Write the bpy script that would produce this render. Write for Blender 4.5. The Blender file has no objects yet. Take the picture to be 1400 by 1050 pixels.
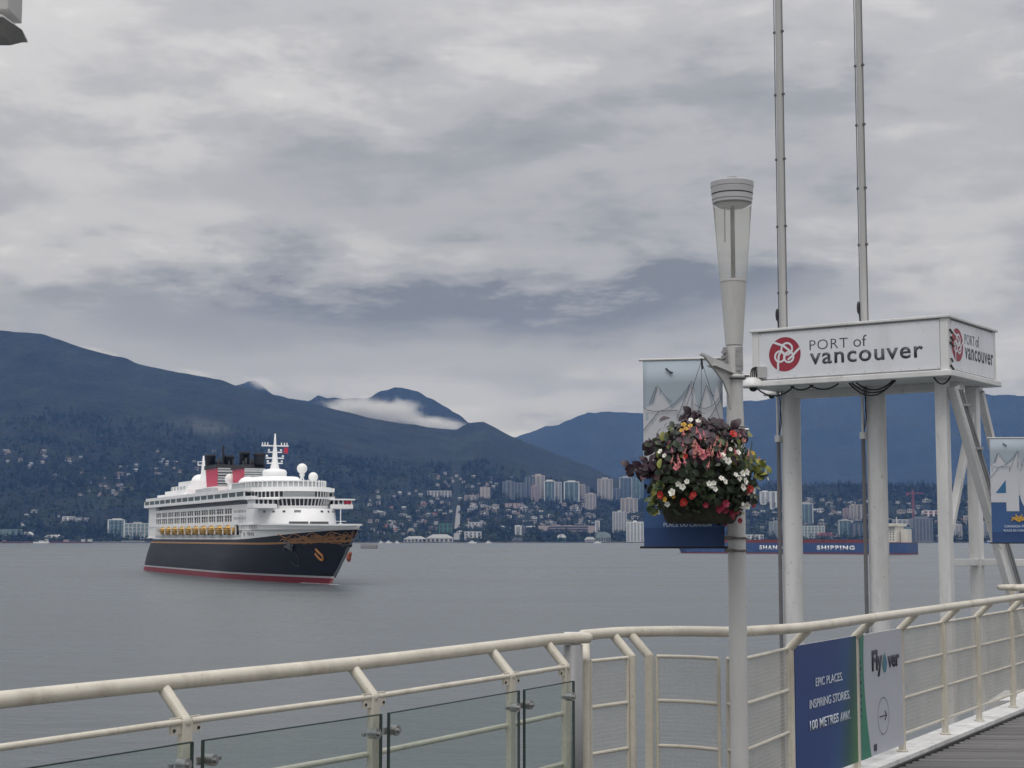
import bpy, bmesh, math, random
import numpy as np
from mathutils import Vector, Matrix, noise as mnoise

# ------------------------------------------------------------------ camera, world, sun, exposure
S = bpy.context.scene
COL = S.collection
R = math.radians
EYE = 16.0                      # eye height over the water
DECK = EYE - 1.64
F = 2200.0                      # focal length in photograph pixels (1400 wide)
PITCH = math.atan((735.0 - 525.0) / F)
cam_d = bpy.data.cameras.new('camera'); cam = bpy.data.objects.new('camera', cam_d); COL.objects.link(cam)
cam.location = (0, 0, EYE); cam.rotation_euler = (math.pi / 2 + PITCH, 0, 0)
cam_d.sensor_width = 36.0; cam_d.lens = 36.0 * F / 1400.0
cam_d.clip_start = 0.1; cam_d.clip_end = 60000
S.camera = cam
S.view_settings.view_transform = 'Standard'; S.view_settings.look = 'None'
S.view_settings.exposure = 0.0; S.view_settings.gamma = 1.0; S.view_settings.use_curve_mapping = False
S.cycles.use_denoising = True
S.cycles.max_bounces = 8; S.cycles.volume_bounces = 1; S.cycles.transparent_max_bounces = 24
S.cycles.diffuse_bounces = 3; S.cycles.glossy_bounces = 3; S.cycles.transmission_bounces = 4
S.cycles.sample_clamp_indirect = 4.0

SUN_EL, SUN_AZ = R(60), R(194)          # azimuth clockwise from +Y (sun behind and left of the camera)
W = bpy.data.worlds.new('World'); S.world = W; W.use_nodes = True
nt = W.node_tree; nt.nodes.clear()
def N(t, kind, **kw):
    n = t.nodes.new(kind)
    for k, v in kw.items():
        if k.startswith('i_'):
            n.inputs[k[2:].replace('_', ' ')].default_value = v
        else:
            setattr(n, k, v)
    return n
def ramp(t, stops, interp='LINEAR'):
    n = t.nodes.new('ShaderNodeValToRGB'); cr = n.color_ramp; cr.interpolation = interp
    while len(cr.elements) < len(stops): cr.elements.new(0.5)
    for e, (p, c) in zip(cr.elements, stops):
        e.position = p; e.color = (*c, 1) if len(c) == 3 else c
    return n
def mth(t, op, a, b=None, c=None, clamp=False):
    n = t.nodes.new('ShaderNodeMath'); n.operation = op; n.use_clamp = clamp
    for i, v in enumerate((a, b, c)):
        if v is None: continue
        if isinstance(v, (int, float)): n.inputs[i].default_value = v
        else: t.links.new(v, n.inputs[i])
    return n.outputs[0]
def mixc(t, fac, a, b, blend='MIX'):
    n = t.nodes.new('ShaderNodeMix'); n.data_type = 'RGBA'; n.blend_type = blend; n.clamp_factor = True
    for s, v in ((0, fac), (6, a), (7, b)):
        if isinstance(v, (int, float)): n.inputs[s].default_value = v
        elif isinstance(v, tuple): n.inputs[s].default_value = (*v, 1)
        else: t.links.new(v, n.inputs[s])
    return n.outputs[2]
L = nt.links.new
tc = N(nt, 'ShaderNodeTexCoord')
sep = N(nt, 'ShaderNodeSeparateXYZ'); L(tc.outputs['Generated'], sep.inputs[0])
dx, dy = sep.outputs[0], sep.outputs[1]
dz = mth(nt, 'ABSOLUTE', sep.outputs[2])
# cloud deck: directions projected on a layer overhead, softened so that it never shrinks to nothing at the horizon
den = mth(nt, 'ADD', dz, 0.10)
comb = N(nt, 'ShaderNodeCombineXYZ')
L(mth(nt, 'DIVIDE', dx, den), comb.inputs[0]); L(mth(nt, 'DIVIDE', dy, den), comb.inputs[1])
def noi(scale, detail, rough, dist=0.0, off=(0, 0, 0), sc=(1, 1, 1), vec=None, rot=0.0):
    mp = N(nt, 'ShaderNodeMapping'); mp.inputs['Location'].default_value = off; mp.inputs['Scale'].default_value = sc; mp.inputs['Rotation'].default_value = (0, 0, rot)
    L(vec or comb.outputs[0], mp.inputs[0])
    n = N(nt, 'ShaderNodeTexNoise'); n.inputs['Scale'].default_value = scale; n.inputs['Detail'].default_value = detail
    n.inputs['Roughness'].default_value = rough; n.inputs['Distortion'].default_value = dist
    L(mp.outputs[0], n.inputs['Vector'])
    return n.outputs[0]
n1 = noi(0.75, 4, 0.5, 0.3, (3.1, 1.7, 0))
n2 = noi(1.8, 6, 0.55, 0.15, (0.4, 5.2, 0), (1.0, 1.25, 1), rot=R(14))
n3 = noi(9.0, 9, 0.60, 0.15, (1, 2, 3), (1, 1, 2.7), tc.outputs['Generated'])
cl = mth(nt, 'ADD', mth(nt, 'MULTIPLY', n1, 0.30), mth(nt, 'MULTIPLY', n2, 0.48))
cl = mth(nt, 'ADD', cl, mth(nt, 'MULTIPLY', n3, 0.62))
# broad banks of this afternoon's cloud: (azimuth deg, elevation deg, half width, half height, amount)
azi = mth(nt, 'MULTIPLY', mth(nt, 'ARCTAN2', dx, dy), 57.2958)
ele = mth(nt, 'MULTIPLY', mth(nt, 'ARCSINE', dz), 57.2958)
wob = mth(nt, 'MULTIPLY', mth(nt, 'SUBTRACT', mth(nt, 'ADD', mth(nt, 'MULTIPLY', n2, 0.4), mth(nt, 'MULTIPLY', n3, 0.6)), 0.5), 9.0)
ele_w = mth(nt, 'ADD', ele, wob)
BANKS = [(-1.5, 8.2, 8, 1.2, -0.25), (3.8, 7.8, 4, 0.9, -0.14), (-10, 7.7, 8, 1.1, -0.14), (-16, 8.3, 4, 0.6, -0.07), (-14.5, 15.3, 4, 1.3, 0.06), (-11, 11.0, 6, 1.0, 0.08),
         (-6, 5.2, 7, 0.6, 0.03), (1, 4.3, 6, 0.9, 0.08), (-4, 13.6, 6, 1.2, -0.06), (15, 10.5, 6, 2.6, 0.09), (13, 14.8, 5, 1.5, -0.06), (8.5, 8.7, 5, 0.9, -0.10), (-1, 17.5, 9, 1.2, 0.06), (14, 6.3, 5, 1.0, 0.06)]
for a0, e0, wa, we, k in BANKS:
    qa = mth(nt, 'POWER', mth(nt, 'ABSOLUTE', mth(nt, 'DIVIDE', mth(nt, 'SUBTRACT', azi, a0), wa)), 2.0)
    qe = mth(nt, 'POWER', mth(nt, 'ABSOLUTE', mth(nt, 'DIVIDE', mth(nt, 'SUBTRACT', ele_w, e0), we)), 2.0)
    g = mth(nt, 'POWER', 2.71828, mth(nt, 'MULTIPLY', mth(nt, 'ADD', qa, qe), -1.0))
    cl = mth(nt, 'ADD', cl, mth(nt, 'MULTIPLY', g, k))
CLOUD = ramp(nt, [(0.34, (0.205, 0.213, 0.228)), (0.51, (0.320, 0.325, 0.340)), (0.68, (0.435, 0.432, 0.444)), (0.83, (0.560, 0.552, 0.556)), (1.0, (0.72, 0.705, 0.70))], 'EASE')
cl = mth(nt, 'ADD', mth(nt, 'MULTIPLY', cl, 1.28), -0.185)
L(cl, CLOUD.inputs[0])
# overcast: the layer is brighter overhead than at the horizon
lum = mth(nt, 'ADD', mth(nt, 'ADD', 0.83, mth(nt, 'MULTIPLY', dz, 0.50)), mth(nt, 'MULTIPLY', mth(nt, 'MULTIPLY', dz, dz), 2.3))
warm = mth(nt, 'POWER', 2.71828, mth(nt, 'MULTIPLY', ele, -0.33))
ccol = mixc(nt, mth(nt, 'MULTIPLY', warm, 0.40), CLOUD.outputs[0], (0.52, 0.475, 0.455))
vm = N(nt, 'ShaderNodeVectorMath', operation='SCALE'); L(ccol, vm.inputs[0]); L(mth(nt, 'MULTIPLY', lum, 10.0), vm.inputs['Scale'])
sky = N(nt, 'ShaderNodeTexSky', sky_type='NISHITA', sun_disc=False, sun_elevation=SUN_EL, sun_rotation=SUN_AZ)
allc = mixc(nt, 0.96, sky.outputs[0], vm.outputs[0])
bg = N(nt, 'ShaderNodeBackground'); bg.inputs['Strength'].default_value = 0.10
L(allc, bg.inputs[0])
wo = N(nt, 'ShaderNodeOutputWorld'); L(bg.outputs[0], wo.inputs[0])

sun_d = bpy.data.lights.new('sun', 'SUN'); sun = bpy.data.objects.new('sun', sun_d); COL.objects.link(sun)
sun_d.energy = 1.1; sun_d.angle = R(25); sun_d.color = (1.0, 0.965, 0.92)
sdir = Vector((math.sin(SUN_AZ) * math.cos(SUN_EL), math.cos(SUN_AZ) * math.cos(SUN_EL), math.sin(SUN_EL)))
sun.rotation_euler = sdir.to_track_quat('Z', 'Y').to_euler(); sun.location = (0, 0, 200)

# ------------------------------------------------------------------ helpers
def srgb(r, g, b):
    f = lambda c: (c / 255) / 12.92 if c <= 10 else ((c / 255 + 0.055) / 1.055) ** 2.4
    return (f(r), f(g), f(b))
_mats = {}
def mat(name, col, rough=0.5, metal=0.0, var=0.12, vscale=3.0, dirt=None, bump=0.0, bscale=40.0, spec=0.5, alt=None, stretch=(1, 1, 1), rand=0.0):
    """Procedural paint / stone / cloth: base colour broken up by two noises, a little relief, uneven gloss."""
    if name in _mats: return _mats[name]
    m = bpy.data.materials.new(name); m.use_nodes = True; t = m.node_tree
    b = t.nodes['Principled BSDF']
    co = N(t, 'ShaderNodeTexCoord'); mp = N(t, 'ShaderNodeMapping'); mp.inputs['Scale'].default_value = stretch
    t.links.new(co.outputs['Object'], mp.inputs[0])
    a = N(t, 'ShaderNodeTexNoise'); a.inputs['Scale'].default_value = vscale; a.inputs['Detail'].default_value = 6; a.inputs['Roughness'].default_value = 0.62
    t.links.new(mp.outputs[0], a.inputs['Vector'])
    lo = tuple(c * (1 - var) for c in col); hi = tuple(min(1, c * (1 + var)) for c in col)
    if alt: lo = alt
    rp = ramp(t, [(0.32, lo), (0.68, hi)]); t.links.new(a.outputs[0], rp.inputs[0])
    out = rp.outputs[0]
    if dirt:
        dc, da, ds = dirt
        d1 = N(t, 'ShaderNodeTexNoise'); d1.inputs['Scale'].default_value = ds; d1.inputs['Detail'].default_value = 8; d1.inputs['Roughness'].default_value = 0.7
        mp2 = N(t, 'ShaderNodeMapping'); mp2.inputs['Scale'].default_value = (1, 1, 0.22); t.links.new(co.outputs['Object'], mp2.inputs[0]); t.links.new(mp2.outputs[0], d1.inputs['Vector'])
        d2 = N(t, 'ShaderNodeTexNoise'); d2.inputs['Scale'].default_value = ds * 9; d2.inputs['Detail'].default_value = 3; t.links.new(co.outputs['Object'], d2.inputs['Vector'])
        r1 = ramp(t, [(0.50, (0, 0, 0)), (0.74, (1, 1, 1))]); t.links.new(d1.outputs[0], r1.inputs[0])
        r2 = ramp(t, [(0.66, (0, 0, 0)), (0.72, (1, 1, 1))]); t.links.new(d2.outputs[0], r2.inputs[0])
        k_ = mth(t, 'MULTIPLY', mth(t, 'ADD', r1.outputs[0], mth(t, 'MULTIPLY', r2.outputs[0], 0.8), clamp=True), da)
        out = mixc(t, k_, out, dc)
    if rand:
        oi = N(t, 'ShaderNodeObjectInfo'); hs = N(t, 'ShaderNodeHueSaturation')
        t.links.new(mth(t, 'ADD', 1 - rand, mth(t, 'MULTIPLY', oi.outputs['Random'], 2 * rand)), hs.inputs['Value'])
        t.links.new(out, hs.inputs['Color']); out = hs.outputs[0]
    t.links.new(out, b.inputs['Base Color'])
    b.inputs['Metallic'].default_value = metal; b.inputs['Specular IOR Level'].default_value = spec
    t.links.new(mth(t, 'ADD', rough - 0.08, mth(t, 'MULTIPLY', a.outputs[0], 0.16), clamp=True), b.inputs['Roughness'])
    if bump:
        n = N(t, 'ShaderNodeTexNoise'); n.inputs['Scale'].default_value = bscale; n.inputs['Detail'].default_value = 4
        t.links.new(mp.outputs[0], n.inputs['Vector'])
        bp = N(t, 'ShaderNodeBump'); bp.inputs['Strength'].default_value = bump; bp.inputs['Distance'].default_value = 0.02
        t.links.new(n.outputs[0], bp.inputs['Height']); t.links.new(bp.outputs[0], b.inputs['Normal'])
    _mats[name] = m
    return m
def glass_mat(name, tint, refl=0.08, rough=0.02):
    """Thin clear sheet: lets the view through with a tint, mirrors a little, more at a glance."""
    if name in _mats: return _mats[name]
    m = bpy.data.materials.new(name); m.use_nodes = True; t = m.node_tree; t.nodes.clear()
    tr = N(t, 'ShaderNodeBsdfTransparent'); tr.inputs[0].default_value = (*tint, 1)
    gl = N(t, 'ShaderNodeBsdfGlossy'); gl.inputs['Roughness'].default_value = rough; gl.inputs[0].default_value = (0.9, 0.95, 0.93, 1)
    fr = N(t, 'ShaderNodeFresnel'); fr.inputs[0].default_value = 1.35
    ns = N(t, 'ShaderNodeTexNoise'); ns.inputs['Scale'].default_value = 2.5
    co = N(t, 'ShaderNodeTexCoord'); t.links.new(co.outputs['Object'], ns.inputs['Vector'])
    mx = N(t, 'ShaderNodeMixShader')
    gf = N(t, 'ShaderNodeNewGeometry'); front = mth(t, 'SUBTRACT', 1.0, gf.outputs['Backfacing'])
    t.links.new(mth(t, 'MULTIPLY', front, mth(t, 'ADD', mth(t, 'MULTIPLY', fr.outputs[0], 0.8), mth(t, 'MULTIPLY', ns.outputs[0], refl))), mx.inputs[0])
    t.links.new(tr.outputs[0], mx.inputs[1]); t.links.new(gl.outputs[0], mx.inputs[2])
    o = N(t, 'ShaderNodeOutputMaterial'); t.links.new(mx.outputs[0], o.inputs[0])
    _mats[name] = m
    return m

class MB:
    """Collects shapes, then links them as ONE mesh object."""
    def __init__(s): s.v = []; s.f = []; s.m = []; s.sm = []
    def add(s, vs, fs, mi=0, smooth=False):
        o = len(s.v); s.v += [tuple(p) for p in vs]
        for f in fs: s.f.append(tuple(i + o for i in f)); s.m.append(mi); s.sm.append(smooth)
        return s
    def box(s, x0, x1, y0, y1, z0, z1, mi=0):
        v = [(x0, y0, z0), (x1, y0, z0), (x1, y1, z0), (x0, y1, z0), (x0, y0, z1), (x1, y0, z1), (x1, y1, z1), (x0, y1, z1)]
        return s.add(v, [(0, 3, 2, 1), (4, 5, 6, 7), (0, 1, 5, 4), (1, 2, 6, 5), (2, 3, 7, 6), (3, 0, 4, 7)], mi)
    def bar(s, p, q, w, h, mi=0, up=(0, 0, 1)):
        """rectangular bar from p to q, w across, h along `up`"""
        p, q = Vector(p), Vector(q); d = (q - p).normalized(); u = Vector(up)
        if abs(d.dot(u)) > 0.98: u = Vector((0, 1, 0))
        a = d.cross(u).normalized(); b = a.cross(d).normalized()
        a *= w / 2; b *= h / 2
        v = [p - a - b, p + a - b, p + a + b, p - a + b, q - a - b, q + a - b, q + a + b, q - a + b]
        return s.add(v, [(0, 1, 2, 3), (7, 6, 5, 4), (0, 4, 5, 1), (1, 5, 6, 2), (2, 6, 7, 3), (3, 7, 4, 0)], mi)
    def tube(s, pts, r, n=10, mi=0, caps=True, r2=None):
        pts = [Vector(p) for p in pts]; k = len(pts); rings = []
        rr = [r + (0 if r2 is None else (r2 - r) * i / (k - 1)) for i in range(k)]
        prev = None
        for i, p in enumerate(pts):
            d = (pts[min(i + 1, k - 1)] - pts[max(i - 1, 0)]).normalized()
            if prev is None:
                u = Vector((0, 0, 1)) if abs(d.z) < 0.9 else Vector((1, 0, 0))
                a = d.cross(u).normalized()
            else:
                a = (prev - d * prev.dot(d)).normalized()
            prev = a; b = d.cross(a)
            rings.append([p + (a * math.cos(2 * math.pi * j / n) + b * math.sin(2 * math.pi * j / n)) * rr[i] for j in range(n)])
        v = [q for ring in rings for q in ring]; f = []
        for i in range(k - 1):
            for j in range(n):
                f.append((i * n + j, i * n + (j + 1) % n, (i + 1) * n + (j + 1) % n, (i + 1) * n + j))
        s.add(v, f, mi, True)
        if caps:
            s.add(rings[0], [tuple(range(n - 1, -1, -1))], mi); s.add(rings[-1], [tuple(range(n))], mi)
        return s
    def lathe(s, prof, n=20, c=(0, 0, 0), mi=0, smooth=True, sharp=False):
        if sharp:
            for a, b in zip(prof[:-1], prof[1:]): s.lathe([a, b], n, c, mi, smooth)
            return s
        v = []; f = []
        for r, z in prof:
            for j in range(n):
                a = 2 * math.pi * j / n
                v.append((c[0] + r * math.cos(a), c[1] + r * math.sin(a), c[2] + z))
        for i in range(len(prof) - 1):
            for j in range(n):
                f.append((i * n + j, i * n + (j + 1) % n, (i + 1) * n + (j + 1) % n, (i + 1) * n + j))
        return s.add(v, f, mi, smooth)
    def ball(s, c, rx, ry=None, rz=None, n=14, k=8, mi=0):
        ry = ry or rx; rz = rz or rx; v = []; f = []
        for i in range(k + 1):
            th = math.pi * i / k
            for j in range(n):
                a = 2 * math.pi * j / n
                v.append((c[0] + rx * math.sin(th) * math.cos(a), c[1] + ry * math.sin(th) * math.sin(a), c[2] - rz * math.cos(th)))
        for i in range(k):
            for j in range(n):
                f.append((i * n + j, i * n + (j + 1) % n, (i + 1) * n + (j + 1) % n, (i + 1) * n + j))
        return s.add(v, f, mi, True)
    def prism(s, poly, z0, z1, mi=0, smooth=False):
        n = len(poly)
        z0f = z0 if callable(z0) else (lambda x, y: z0); z1f = z1 if callable(z1) else (lambda x, y: z1)
        v = [(x, y, z0f(x, y)) for x, y in poly] + [(x, y, z1f(x, y)) for x, y in poly]
        s.add(v, [tuple(range(n - 1, -1, -1)), tuple(range(n, 2 * n))], mi)
        return s.add(v, [(i, (i + 1) % n, n + (i + 1) % n, n + i) for i in range(n)], mi, smooth)
    def build(s, name, m, parent=None, bevel=0.0):
        me = bpy.data.meshes.new(name); me.from_pydata([tuple(p) for p in s.v], [], s.f)
        for x in (m if isinstance(m, (list, tuple)) else [m]): me.materials.append(x)
        me.polygons.foreach_set('material_index', s.m); me.polygons.foreach_set('use_smooth', s.sm)
        me.update()
        return put(name, me, parent, bevel)
def put(name, me, parent=None, bevel=0.0):
    o = bpy.data.objects.new(name, me); COL.objects.link(o)
    if parent: o.parent = parent
    if bevel:
        b = o.modifiers.new('bevel', 'BEVEL'); b.width = bevel; b.segments = 2; b.limit_method = 'ANGLE'; b.angle_limit = R(50)
    return o
def tag(o, label=None, cat=None, group=None, kind=None):
    if label: o['label'] = label
    if cat: o['category'] = cat
    if group: o['group'] = group
    if kind: o['kind'] = kind
    return o
def thing(name, label, cat, loc=(0, 0, 0), rz=0.0, group=None):
    o = bpy.data.objects.new(name, None); COL.objects.link(o); o.location = loc; o.rotation_euler = (0, 0, rz)
    o.empty_display_size = 0.2
    return tag(o, label, cat, group)
def copy_tree(o, parent=None):
    c = o.copy(); COL.objects.link(c)
    if parent: c.parent = parent
    for ch in list(o.children): copy_tree(ch, c)
    return c
def text_obj(name, txt, m, parent, width, height, loc, rot, bold=0.0, depth=0.002, spacing=1.0, shear=0.0):
    """Lettering as a mesh fitted to width x height, lower-left corner at loc; rot is a 3x3 with columns right, up, out."""
    cu = bpy.data.curves.new('lettering', 'FONT'); cu.body = txt; cu.size = 1.0; cu.extrude = 0.0; cu.offset = bold
    cu.space_character = spacing; cu.resolution_u = 4; cu.shear = shear
    to = bpy.data.objects.new('lettering', cu); COL.objects.link(to)
    dg = bpy.context.evaluated_depsgraph_get(); dg.update()
    me = bpy.data.meshes.new_from_object(to.evaluated_get(dg))
    bpy.data.objects.remove(to); bpy.data.curves.remove(cu)
    co = np.empty(len(me.vertices) * 3); me.vertices.foreach_get('co', co); co = co.reshape(-1, 3)
    lo, hi = co.min(0), co.max(0)
    co[:, 0] = (co[:, 0] - lo[0]) / (hi[0] - lo[0]) * width; co[:, 1] = (co[:, 1] - lo[1]) / (hi[1] - lo[1]) * height; co[:, 2] = 0
    me.vertices.foreach_set('co', co.ravel())
    bm = bmesh.new(); bm.from_mesh(me)
    r = bmesh.ops.extrude_face_region(bm, geom=bm.faces[:])
    bmesh.ops.translate(bm, verts=[g for g in r['geom'] if isinstance(g, bmesh.types.BMVert)], vec=(0, 0, depth))
    bm.to_mesh(me); bm.free()
    me.materials.clear(); me.materials.append(m)
    o = put(name, me, parent)
    M = Matrix((rot[0], rot[1], rot[2])).transposed().to_4x4(); M.translation = Vector(loc)
    o.matrix_local = M
    return o
def ray(px, py):
    """direction from the camera through a photograph pixel, scaled to one metre along +Y"""
    a, b = (px - 700) / F, (525 - py) / F
    d = Vector((a, math.cos(PITCH) - b * math.sin(PITCH), math.sin(PITCH) + b * math.cos(PITCH)))
    return d / d.y
def at(px, py, Y):
    return Vector((0, 0, EYE)) + ray(px, py) * Y
def smooth(a, b, x):
    t = np.clip((np.asarray(x, float) - a) / (b - a), 0, 1); return t * t * (3 - 2 * t)
def _h(ix, iy, seed):
    n = (ix * 374761393 + iy * 668265263 + seed * 974711) & 0xFFFFFFFF
    n = ((n ^ (n >> 13)) * 1274126177) & 0xFFFFFFFF
    return ((n ^ (n >> 16)) & 0xFFFF) / 65535.0
def vnoise(x, y, seed=0):
    x = np.asarray(x, float); y = np.asarray(y, float)
    ix = np.floor(x).astype(np.int64); iy = np.floor(y).astype(np.int64); fx = x - ix; fy = y - iy
    fx = fx * fx * (3 - 2 * fx); fy = fy * fy * (3 - 2 * fy)
    a = _h(ix, iy, seed); b = _h(ix + 1, iy, seed); c = _h(ix, iy + 1, seed); d = _h(ix + 1, iy + 1, seed)
    return (a * (1 - fx) + b * fx) * (1 - fy) + (c * (1 - fx) + d * fx) * fy
def fbm(x, y, oct=5, seed=0, gain=0.5):
    s = 0; a = 1; t = 0
    for i in range(oct):
        s = s + a * vnoise(x * 2 ** i, y * 2 ** i, seed + i); t += a; a *= gain
    return s / t
def grid_mesh(name, X, Y, Z, m, smooth_=True):
    r, c = X.shape
    me = bpy.data.meshes.new(name)
    me.vertices.add(r * c); me.vertices.foreach_set('co', np.stack([X, Y, Z], -1).astype(np.float32).ravel())
    i = np.arange(r * c).reshape(r, c)
    q = np.stack([i[:-1, :-1], i[:-1, 1:], i[1:, 1:], i[1:, :-1]], -1).reshape(-1, 4)
    me.loops.add(q.size); me.loops.foreach_set('vertex_index', q.ravel())
    me.polygons.add(len(q)); me.polygons.foreach_set('loop_start', np.arange(len(q)) * 4)
    me.polygons.foreach_set('use_smooth', np.full(len(q), smooth_))
    me.materials.append(m); me.update(calc_edges=True); me.validate()
    return me
rnd = random.Random(7)

# ------------------------------------------------------------------ materials
WHITE = mat('white_paint', (0.66, 0.66, 0.65), 0.42, dirt=((0.20, 0.18, 0.15), 0.35, 6.0), var=0.06, vscale=5, bump=0.05, bscale=60)
CREAM = mat('cream_rail_paint', (0.585, 0.55, 0.465), 0.34, dirt=((0.17, 0.115, 0.07), 0.42, 5.0), var=0.07, vscale=9, bump=0.05, bscale=90)
GREYP = mat('grey_post_paint', (0.25, 0.255, 0.265), 0.45, var=0.07, vscale=6)
LAMPW = mat('lamp_paint', (0.50, 0.50, 0.49), 0.42, dirt=((0.20, 0.18, 0.15), 0.35, 5.0), var=0.08, vscale=7, bump=0.04, bscale=70, stretch=(1, 1, 0.25))
STEEL = mat('brushed_steel', (0.42, 0.42, 0.42), 0.35, 0.9, var=0.2, vscale=20)
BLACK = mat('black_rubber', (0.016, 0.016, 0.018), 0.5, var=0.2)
GLASS = glass_mat('rail_glass', (0.90, 0.935, 0.925), 0.04)
LAMPGLASS = bpy.data.materials.new('frosted_lamp_glass'); LAMPGLASS.use_nodes = True; t = LAMPGLASS.node_tree; t.nodes.clear()
a_ = N(t, 'ShaderNodeBsdfTransparent'); lw_ = N(t, 'ShaderNodeLayerWeight'); lw_.inputs[0].default_value = 0.25
rl_ = ramp(t, [(0.0, (0.97, 0.97, 0.955)), (0.55, (0.93, 0.93, 0.91)), (0.92, (0.42, 0.42, 0.41))]); t.links.new(lw_.outputs['Facing'], rl_.inputs[0]); t.links.new(rl_.outputs[0], a_.inputs[0])
b_ = N(t, 'ShaderNodeBsdfTranslucent'); b_.inputs[0].default_value = (0.93, 0.93, 0.905, 1)
c_ = N(t, 'ShaderNodeBsdfDiffuse'); c_.inputs[0].default_value = (0.80, 0.80, 0.78, 1)
m1_ = N(t, 'ShaderNodeMixShader'); m1_.inputs[0].default_value = 0.5; t.links.new(b_.outputs[0], m1_.inputs[1]); t.links.new(c_.outputs[0], m1_.inputs[2])
ns_ = N(t, 'ShaderNodeTexNoise'); ns_.inputs['Scale'].default_value = 9.0; co_ = N(t, 'ShaderNodeTexCoord'); mp_ = N(t, 'ShaderNodeMapping'); mp_.inputs['Scale'].default_value = (1, 1, 0.15)
t.links.new(co_.outputs['Object'], mp_.inputs[0]); t.links.new(mp_.outputs[0], ns_.inputs['Vector'])
m2_ = N(t, 'ShaderNodeMixShader'); t.links.new(mth(t, 'ADD', 0.06, mth(t, 'MULTIPLY', ns_.outputs[0], 0.24)), m2_.inputs[0]); t.links.new(a_.outputs[0], m2_.inputs[1]); t.links.new(m1_.outputs[0], m2_.inputs[2])
o_ = N(t, 'ShaderNodeOutputMaterial'); t.links.new(m2_.outputs[0], o_.inputs[0])
# ------------------------------------------------------------------ water
wm = bpy.data.materials.new('harbour_water'); wm.use_nodes = True; t = wm.node_tree; b = t.nodes['Principled BSDF']
b.inputs['Base Color'].default_value = (0.092, 0.106, 0.113, 1); b.inputs['IOR'].default_value = 1.333
geo = N(t, 'ShaderNodeNewGeometry')
def wn(scale, detail, stretch, rough=0.55, dist=0.0):
    mp = N(t, 'ShaderNodeMapping'); mp.inputs['Scale'].default_value = stretch; mp.inputs['Rotation'].default_value = (0, 0, R(12))
    t.links.new(geo.outputs['Position'], mp.inputs[0])
    n = N(t, 'ShaderNodeTexNoise'); n.inputs['Scale'].default_value = scale; n.inputs['Detail'].default_value = detail
    n.inputs['Roughness'].default_value = rough; n.inputs['Distortion'].default_value = dist
    t.links.new(mp.outputs[0], n.inputs['Vector']); return n.outputs[0]
big = wn(0.006, 4, (0.5, 1.6, 1), 0.6, 0.4)
h = mth(t, 'ADD', mth(t, 'MULTIPLY', wn(0.55, 5, (0.6, 1.25, 1), 0.6, 0.3), 0.6), mth(t, 'MULTIPLY', wn(0.09, 3, (0.6, 1.3, 1)), 1.6))
bp = N(t, 'ShaderNodeBump'); bp.inputs['Distance'].default_value = 0.85
t.links.new(mth(t, 'MULTIPLY', mth(t, 'SUBTRACT', big, 0.18, clamp=True), 2.2, clamp=True), bp.inputs['Strength'])
t.links.new(h, bp.inputs['Height']); t.links.new(bp.outputs[0], b.inputs['Normal'])
t.links.new(mth(t, 'ADD', 0.18, mth(t, 'MULTIPLY', big, 0.22)), b.inputs['Roughness'])
me = MB().add([(-7200, -280, 0), (7200, -280, 0), (7200, 5200, 0), (-7200, 5200, 0)], [(0, 1, 2, 3)])
tag(me.build('water', wm), 'calm grey harbour water rippling in front of the far shore', kind='structure')

# ------------------------------------------------------------------ terrain: far shore, wooded slope, mountains
RIDGE1 = [(-500, 470), (-300, 455), (-120, 448), (0, 451), (50, 455), (85, 468), (120, 477), (200, 500), (260, 513), (330, 528), (385, 545), (430, 553),
          (500, 570), (560, 582), (625, 588), (640, 580), (662, 577), (700, 597), (740, 613), (775, 626), (805, 638), (835, 652), (870, 662), (930, 668), (1000, 668), (1060, 664),
          (1130, 664), (1200, 667), (1290, 664), (1400, 666), (1600, 660), (1900, 650)]
RIDGE2 = [(-500, 560), (300, 545), (322, 527), (345, 520), (372, 540), (420, 548), (435, 541), (455, 545), (505, 545), (522, 533), (545, 529), (562, 532), (590, 545), (615, 560),
          (640, 577), (680, 590), (720, 606), (760, 640), (900, 690), (1900, 700)]
RIDGE3 = [(-500, 600), (560, 610), (690, 604), (720, 592), (745, 584), (765, 581), (790, 570), (805, 565), (845, 563), (880, 565), (940, 562), (985, 558), (1012, 550), (1045, 546), (1075, 541), (1110, 544),
          (1150, 540), (1200, 537), (1260, 533), (1310, 536), (1366, 540), (1400, 541), (1500, 530), (1900, 545)]
SHORE = 4850.0
def ridge_h(P, px, D):
    a = np.array(P, float); y = np.interp(px, a[:, 0], a[:, 1])
    return EYE + (735 - y) / F * D / 1.0
def terr(X, Y):
    """height of the near slope at X, Y (numpy)"""
    X = np.asarray(X, float); Y = np.asarray(Y, float)
    px = 700 + F * X / np.maximum(Y, 100)
    Dr = 8600 - 1800 * smooth(780, 960, px)
    hr = ridge_h(RIDGE1, px, Dr)
    tt = np.clip((Y - SHORE) / (Dr - SHORE), 0, None)
    up = np.minimum(tt, 1) ** 1.38
    mid = fbm(X / 620 + 3, Y / 900, 4, 11) - 0.5
    fine = fbm(X / 130, Y / 130, 4, 21) - 0.5
    k = np.clip(np.minimum(tt, 1) * (1 - np.minimum(tt, 1)) * 4, 0, 1)
    z = hr * up + mid * 150 * k * np.clip((hr - 230) / 500, 0, 1) + fine * 26 * np.clip(tt * 3, 0, 1) * np.clip(hr / 700, 0.25, 1)
    z = np.where(tt > 1, hr * (1 - 0.35 * np.clip((tt - 1) * 3, 0, 1)), z)
    return np.where(Y < SHORE, -2 + np.clip((Y - (SHORE - 40)) / 40, 0, 1) * 4.0, np.maximum(z + 2.0, 2.0))
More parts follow.
